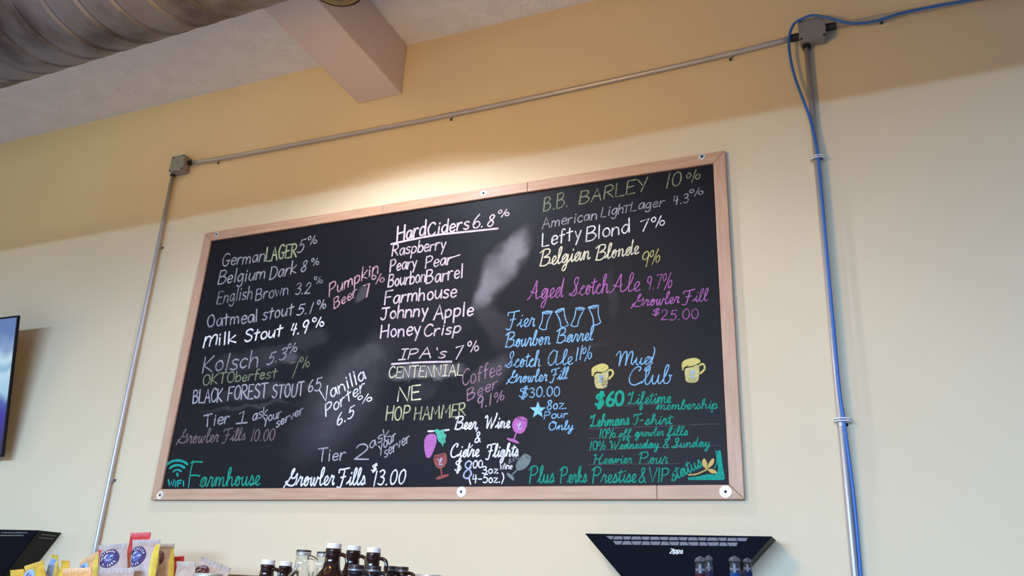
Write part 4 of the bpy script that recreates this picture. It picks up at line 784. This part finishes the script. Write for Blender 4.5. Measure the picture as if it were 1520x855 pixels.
def bag(px4, y, thick, m, label, edge=None, emblem=None, seal=True, lean=0.02, cat='snack bag'):
    """pillow bag between four photo corners TL TR BR BL at depth y, bottom reaching into the crate"""
    TL, TR, BR, BL = [at(a, b, y) for a, b in px4]
    BL = BL+(BL-TL)*0; base = (BL+BR)/2
    t = thing('snack_bag', label, cat, base, 'snack bags piled in the crate')
    ex = (TR-TL+BR-BL)/2; ex.normalize(); sd = random.random()*50
    def pt(u, v, s):                       # u across, v up, s = +1 front, -1 back
        p = (BL*(1-u)+BR*u)*(1-v)+(TL*(1-u)+TR*u)*v
        puff = (max(0, math.sin(math.pi*u))**0.45)*(max(0, math.sin(math.pi*min(1, max(0, v))))**0.5)
        wr = 0.22*noise.noise(Vector((u*5+sd, v*6, s)))+0.26*noise.noise(Vector((u*2.2, v*9+sd, s+3)))*abs(2*v-1)
        return p+Vector((0, -s*thick*puff*(1+wr), 0.0))+Vector((0, lean*(v), 0))
    N = 16; mb = MB()
    for s in (1, -1):
        vs = [pt(i/N, j/N, s) for j in range(N+1) for i in range(N+1)]
        fs = []; mids = []
        for j in range(N):
            for i in range(N):
                a = j*(N+1)+i; q = (a, a+1, a+N+2, a+N+1); fs.append(q if s > 0 else q[::-1]); mids.append(0 if edge is None or 2 <= i < N-2 or (edge[1] == 'L' and i >= 2) or (edge[1] == 'R' and i < N-2) else 1)
        n = len(mb['v']); put(mb, vs, fs); mb['m'][-len(fs):] = mids
    build('bag_body', mb, [m, edge[0]] if edge else m, t, smooth=True)
    if seal:
        mb = MB(); n = 24; h = 0.018; vs = []
        dirv = ((TL-BL)+(TR-BR)).normalized()
        for j in (0, 1):
            for i in range(n+1):
                p = pt(i/n, 1, 1)+dirv*(h*j-0.001)+Vector((0, 0.003*math.sin(i*2.1)*j, 0)); vs.append(p)
        k = n+1; vs += [v+Vector((0, 0.002, 0)) for v in vs]
        fs = [(i, i+1, k+i+1, k+i) for i in range(n)]+[(2*k+i+1, 2*k+i, 3*k+i, 3*k+i+1) for i in range(n)]+[(k+i, k+i+1, 3*k+i+1, 3*k+i) for i in range(n)]
        put(mb, vs, fs); build('crimped_seal', mb, edge[0] if (edge and edge[1] == 'S') else m, t, smooth=False)
    if emblem:
        cu, cv, ru, rv, tilt, kind = emblem; mb = MB()
        def epoly(r0, r1, mi, a0=0, a1=360, st=24, off=0.0015):
            vs = []; n = st+1
            for k in range(n):
                a = R(a0+(a1-a0)*k/st)
                for r in (r0, r1):
                    x, z = r*math.cos(a), r*math.sin(a); xr = x*math.cos(tilt)-z*math.sin(tilt); zr = x*math.sin(tilt)+z*math.cos(tilt)
                    vs.append(pt(cu+ru*xr, cv+rv*zr, 1)+Vector((0, -off, 0)))
            put(mb, vs, [(2*k, 2*k+1, 2*k+3, 2*k+2) for k in range(n-1)], mi)
        epoly(0.0, 0.5, 1); epoly(0.5, 1.0, 0)
        for c0 in (90, 270):                   # two arcs of small lettering, too small to read
            for k in range(6 if kind == 'full' else 4):
                a = c0+(k-2.5 if kind == 'full' else k-1.5)*19+random.uniform(-2, 2); epoly(0.62+random.uniform(0, .05), 0.90-random.uniform(0, .05), 2, a-random.uniform(3, 5), a+random.uniform(3, 5), 2, 0.0022)
        epoly(0.0, 0.30, 2, 200, 250, 3, 0.003); epoly(0.1, 0.5, 2, 20, 42, 3, 0.003); epoly(0.3, 0.5, 2, 100, 170, 6, 0.003)
        build('emblem', mb, {'full': [EM1, EM2, EM3], 'maroon': [EM4, EM4, EM3], 'sky': [EM5, EM2, EM3]}[kind], t, smooth=True)
    return t
zb_ = 892     # photo row at which the bags vanish into the crate
bag([(187, 797), (217, 796), (212, 880), (178, 884)], -0.33, .022, FR, 'red snack bag topmost at the back of the pile')
bag([(140, 816), (182, 812), (190, 884), (146, 890)], -0.46, .028, FW, 'white snack bag with round purple emblem and red side, left of the tallest', (FR, 'L'), (0.52, 0.79, 0.34, 0.20, 0.2, 'full'))
bag([(190, 808), (231, 807), (226, 884), (192, 888)], -0.52, .028, FW, 'white snack bag with tilted purple emblem and yellow edge, in front of the red one', (FY2, 'R'), (0.36, 0.76, 0.36, 0.20, -0.3, 'full'))
bag([(230, 814), (252, 813.5), (256, 884), (226, 886)], -0.42, .022, FTN, 'tan snack bag with dark maroon emblem and yellow right edge', (FY2, 'R'), (0.26, 0.78, 0.38, 0.17, 0.1, 'maroon'))
bag([(252, 833), (267, 832), (270, 884), (250, 886)], -0.36, .018, FR, 'small red-topped snack bag right of the yellow-edged one')
bag([(256, 840), (284, 841), (286, 884), (256, 886)], -0.48, .020, FTN, 'low plain tan snack bag in the right half of the pile')
bag([(290, 832), (334, 850), (322, 890), (268, 876)], -0.38, .022, FTN, 'tan snack bag lying slanted at the right end of the pile', None, (0.33, 0.72, 0.24, 0.24, 0.3, 'maroon'))
bag([(143, 851), (192, 850), (192, 886), (146, 888)], -0.60, .026, FW, 'white snack bag low in front, below the purple emblem bags')
bag([(30, 846), (58, 837), (72, 884), (36, 892)], -0.44, .026, FYL, 'golden yellow snack bag with pale blue patch, under the black wall unit', None, (0.42, 0.70, 0.32, 0.24, 0.0, 'sky'))
bag([(70, 828), (79, 831), (84, 886), (62, 884)], -0.37, .022, FBL, 'narrow blue snack bag with yellow tip standing upright', (FY2, 'S'))
bag([(84, 838), (96, 839), (104, 886), (80, 886)], -0.52, .018, FYL, 'small amber snack bag right of the narrow blue one')
bag([(112, 838), (140, 824), (146, 884), (106, 890)], -0.36, .024, FOR, 'orange snack bag with grey-violet emblem, beside the vertical conduit', (FY2, 'R'), (0.38, 0.80, 0.30, 0.16, 0.4, 'sky'))
bag([(86, 851), (128, 849), (130, 888), (88, 890)], -0.61, .022, FOR, 'low orange snack bag in front, left of the white ones')
bag([(8, 853), (28, 851), (34, 890), (8, 892)], -0.58, .022, FYL, 'yellow snack bag low at the far left')

# ------------------------------------------------------------ growlers
def growler(px, ptop, y, capw, kind, label, group, glass=AMBER):
    """jug standing on the counter with its top at a photo point; neck scaled from the cap"""
    p = at(px, ptop, y); H = p.z-TOPZ; k = capw; x = p.x
    t = thing('growler', label, 'growler bottle', (x, y, TOPZ), group)
    r = k/2; ch = r*0.66 if kind == 'white' else r*0.5
    zt_ = p.z-ch if kind != 'open' else p.z
    bodyr = min(0.068, H*0.245); z0 = TOPZ+0.0005
    nk = zt_-TOPZ
    prof = [(bodyr*0.9, 0), (bodyr, 0.008), (bodyr, nk*0.46), (bodyr*0.97, nk*0.53), (bodyr*0.86, nk*0.61), (bodyr*0.62, nk*0.70), (r*1.22, nk*0.775), (r*1.06, nk*0.84), (r*0.95, nk*0.94), (r*1.06, nk*0.955), (r*1.06, nk*0.985), (r*0.85, nk)]
    mb = MB()
    if glass is CLEAR:
        inner = [(max(a-0.004, 0.004), max(b, 0.006)) for a, b in reversed(prof)]
        lathe(mb, prof+inner[0:1]+inner[1:-1]+[(0.002, 0.007)], (x, y, z0))
    else: lathe(mb, prof, (x, y, z0))
    build('bottle_body', mb, glass, t, smooth=True)
    mb = MB(); hx = x+r*0.85; a0 = nk*0.925; a1 = nk*0.70; hw = r*1.55
    tube(mb, spline([(hx, y, z0+a0), (hx+hw*0.45, y, z0+a0+nk*0.004), (hx+hw*0.9, y, z0+a0-nk*0.03), (hx+hw, y, z0+(a0+a1)/2), (hx+hw*0.9, y, z0+a1+nk*0.03), (hx+hw*0.5, y, z0+a1-nk*0.02)], 5), r*0.27, 10); build('handle', mb, glass, t, smooth=True)
    if kind == 'white':
        mb = MB(); lathe(mb, [(r, 0), (r, ch*0.9), (r*0.93, ch), (0.0, ch)], (x, y, zt_-0.0015)); build('cap', mb, CAPW, t, smooth=False)
    else:
        mb = MB(); lathe(mb, [(r*1.06, 0), (r*1.06, ch*0.55), (r*1.02, ch*0.55)], (x, y, zt_-ch*1.0)); build('neck_band', mb, SILVER, t)
        mb = MB(); lathe(mb, [(r*1.03, 0), (r*1.03, ch*0.55), (0.0, ch*0.6)], (x, y, zt_-ch*0.2)); build('cap', mb, CAPK, t)
gg = 'growler bottles on the counter'
growler(399, 830.5, -.50, .043, 'white', 'small brown growler with white cap, leftmost of all the bottles', gg)
growler(425, 833, -.36, .042, 'white', 'small brown growler with white cap, second bottle from the left', gg)
growler(452, 813, -.50, .045, 'black', 'clear glass growler with dark lid and wire-thin glass handle, left of the two clear ones', gg, CLEAR)
growler(481, 816, -.34, .043, 'black', 'clear glass growler with dark lid, half hidden behind the tallest brown one', gg, CLEAR)
growler(496.5, 806, -.60, .044, 'white', 'tallest brown growler with white cap, in front of the clear glass ones', gg)
growler(526, 809.5, -.44, .043, 'white', 'tall brown growler with white cap, middle of the three tall brown ones', gg)
growler(555.5, 812.6, -.60, .040, 'white', 'tall brown growler with white cap, rightmost of the three tall brown ones', gg)
growler(530, 834.5, -.88, .040, 'black', 'small dark growler with black cap in front of the middle tall one', gg, AMBERD)
growler(555.5, 836.5, -.74, .040, 'black', 'small dark growler with black cap in front of the rightmost tall one', gg, AMBERD)
growler(580, 837, -.42, .040, 'black', 'small brown growler with black cap, second bottle from the right', gg, AMBERD)
growler(597, 838, -.30, .043, 'black', 'small brown growler with black cap, rightmost of the group', gg)
p = at(637, 852.5, -.40); t = thing('canister', 'silver-rimmed canister just showing right of the growlers', 'canister', (p.x, -.40, TOPZ))
hz = p.z-TOPZ
mb = MB(); lathe(mb, [(0.038, 0), (0.040, 0.006), (0.040, hz-0.03)], (p.x, -.40, TOPZ+.0005)); build('body', mb, CAPW, t, smooth=False)
mb = MB(); lathe(mb, [(0.042, 0), (0.042, 0.024), (0.040, 0.028), (0.036, 0.026), (0, 0.024)], (p.x, -.40, TOPZ+hz-0.0295)); build('lid', mb, SILVER, t)
p = at(310, 851, -.86)
t = thing('glass_jar', 'pale green-grey jar lid just showing below the slanted tan bag', 'jar', (p.x, -.86, TOPZ))
hz = p.z-TOPZ
mb = MB(); lathe(mb, [(0.036, 0), (0.04, 0.008), (0.04, hz-0.05), (0.036, hz-0.025)], (p.x, -.86, TOPZ+.0005)); build('body', mb, CLEAR, t, smooth=True)
mb = MB(); lathe(mb, [(0.039, 0), (0.039, 0.02), (0.036, 0.024), (0, 0.024)], (p.x, -.86, TOPZ+hz-0.0245)); build('lid', mb, mat('jar_lid', (0.42, 0.45, 0.42), 0.4, 0.4), t)

# ------------------------------------------------------------ lidded bottles before the right-hand wall unit
LID = mat('grey_lid', (0.075, 0.077, 0.09), 0.5); NECK = mat('smoked_plastic', (0.035, 0.037, 0.045), 0.3)
def shaker(px, ptop, y, wpx, hl, col, label):
    p = at(px, ptop, y); k = (at(px+1, ptop, y)-p).length; r = wpx*k/2; H = p.z-TOPZ; x = p.x; lh = hl*k
    t = thing('lidded_bottle', label, 'bottle', (x, y, TOPZ), 'slim bottles with grey domed lids')
    rb_ = r*0.86
    mb = MB(); lathe(mb, [(rb_*0.9, 0), (rb_, 0.006), (rb_, H-lh*1.9), (rb_*0.92, H-lh*1.5), (rb_*0.92, H-lh*1.02)], (x, y, TOPZ+.0005), seg=24); build('bottle_body', mb, NECK, t, smooth=True)
    mb = MB(); lathe(mb, [(rb_+.0008, 0), (rb_+.0008, H-lh*2.9-0.03)], (x, y, TOPZ+.03), seg=24); build('label_band', mb, mat('bottle_label', col, 0.5, spec=0.2), t, smooth=True)
    mb = MB(); lathe(mb, [(rb_*1.02, 0), (rb_*1.02, 0.006)], (x, y, TOPZ+H-lh*2.5)); build('ring', mb, GRILLE, t)
    mb = MB(); lathe(mb, [(r*0.96, 0), (r, lh*0.18), (r, lh*0.32), (r*0.72, lh*0.72), (r*0.30, lh*0.86), (r*0.26, lh), (0, lh)], (x, y, TOPZ+H-lh), seg=8); build('lid', mb, LID, t)
shaker(1039.5, 825.5, -.36, 18, 8.5, (0.05, 0.010, 0.022), 'slim bottle with grey lid and dark red label, leftmost before the grille unit')
shaker(1052, 824, -.24, 12, 8, (0.022, 0.022, 0.07), 'slim bottle with grey lid and violet label, half hidden behind the dark red one')
shaker(1090, 825, -.36, 18, 8.5, (0.006, 0.05, 0.21), 'slim bottle with grey lid and bright blue label')
shaker(1109, 828, -.30, 14.5, 7, (0.012, 0.018, 0.075), 'slim bottle with grey lid and navy label, rightmost of the four')
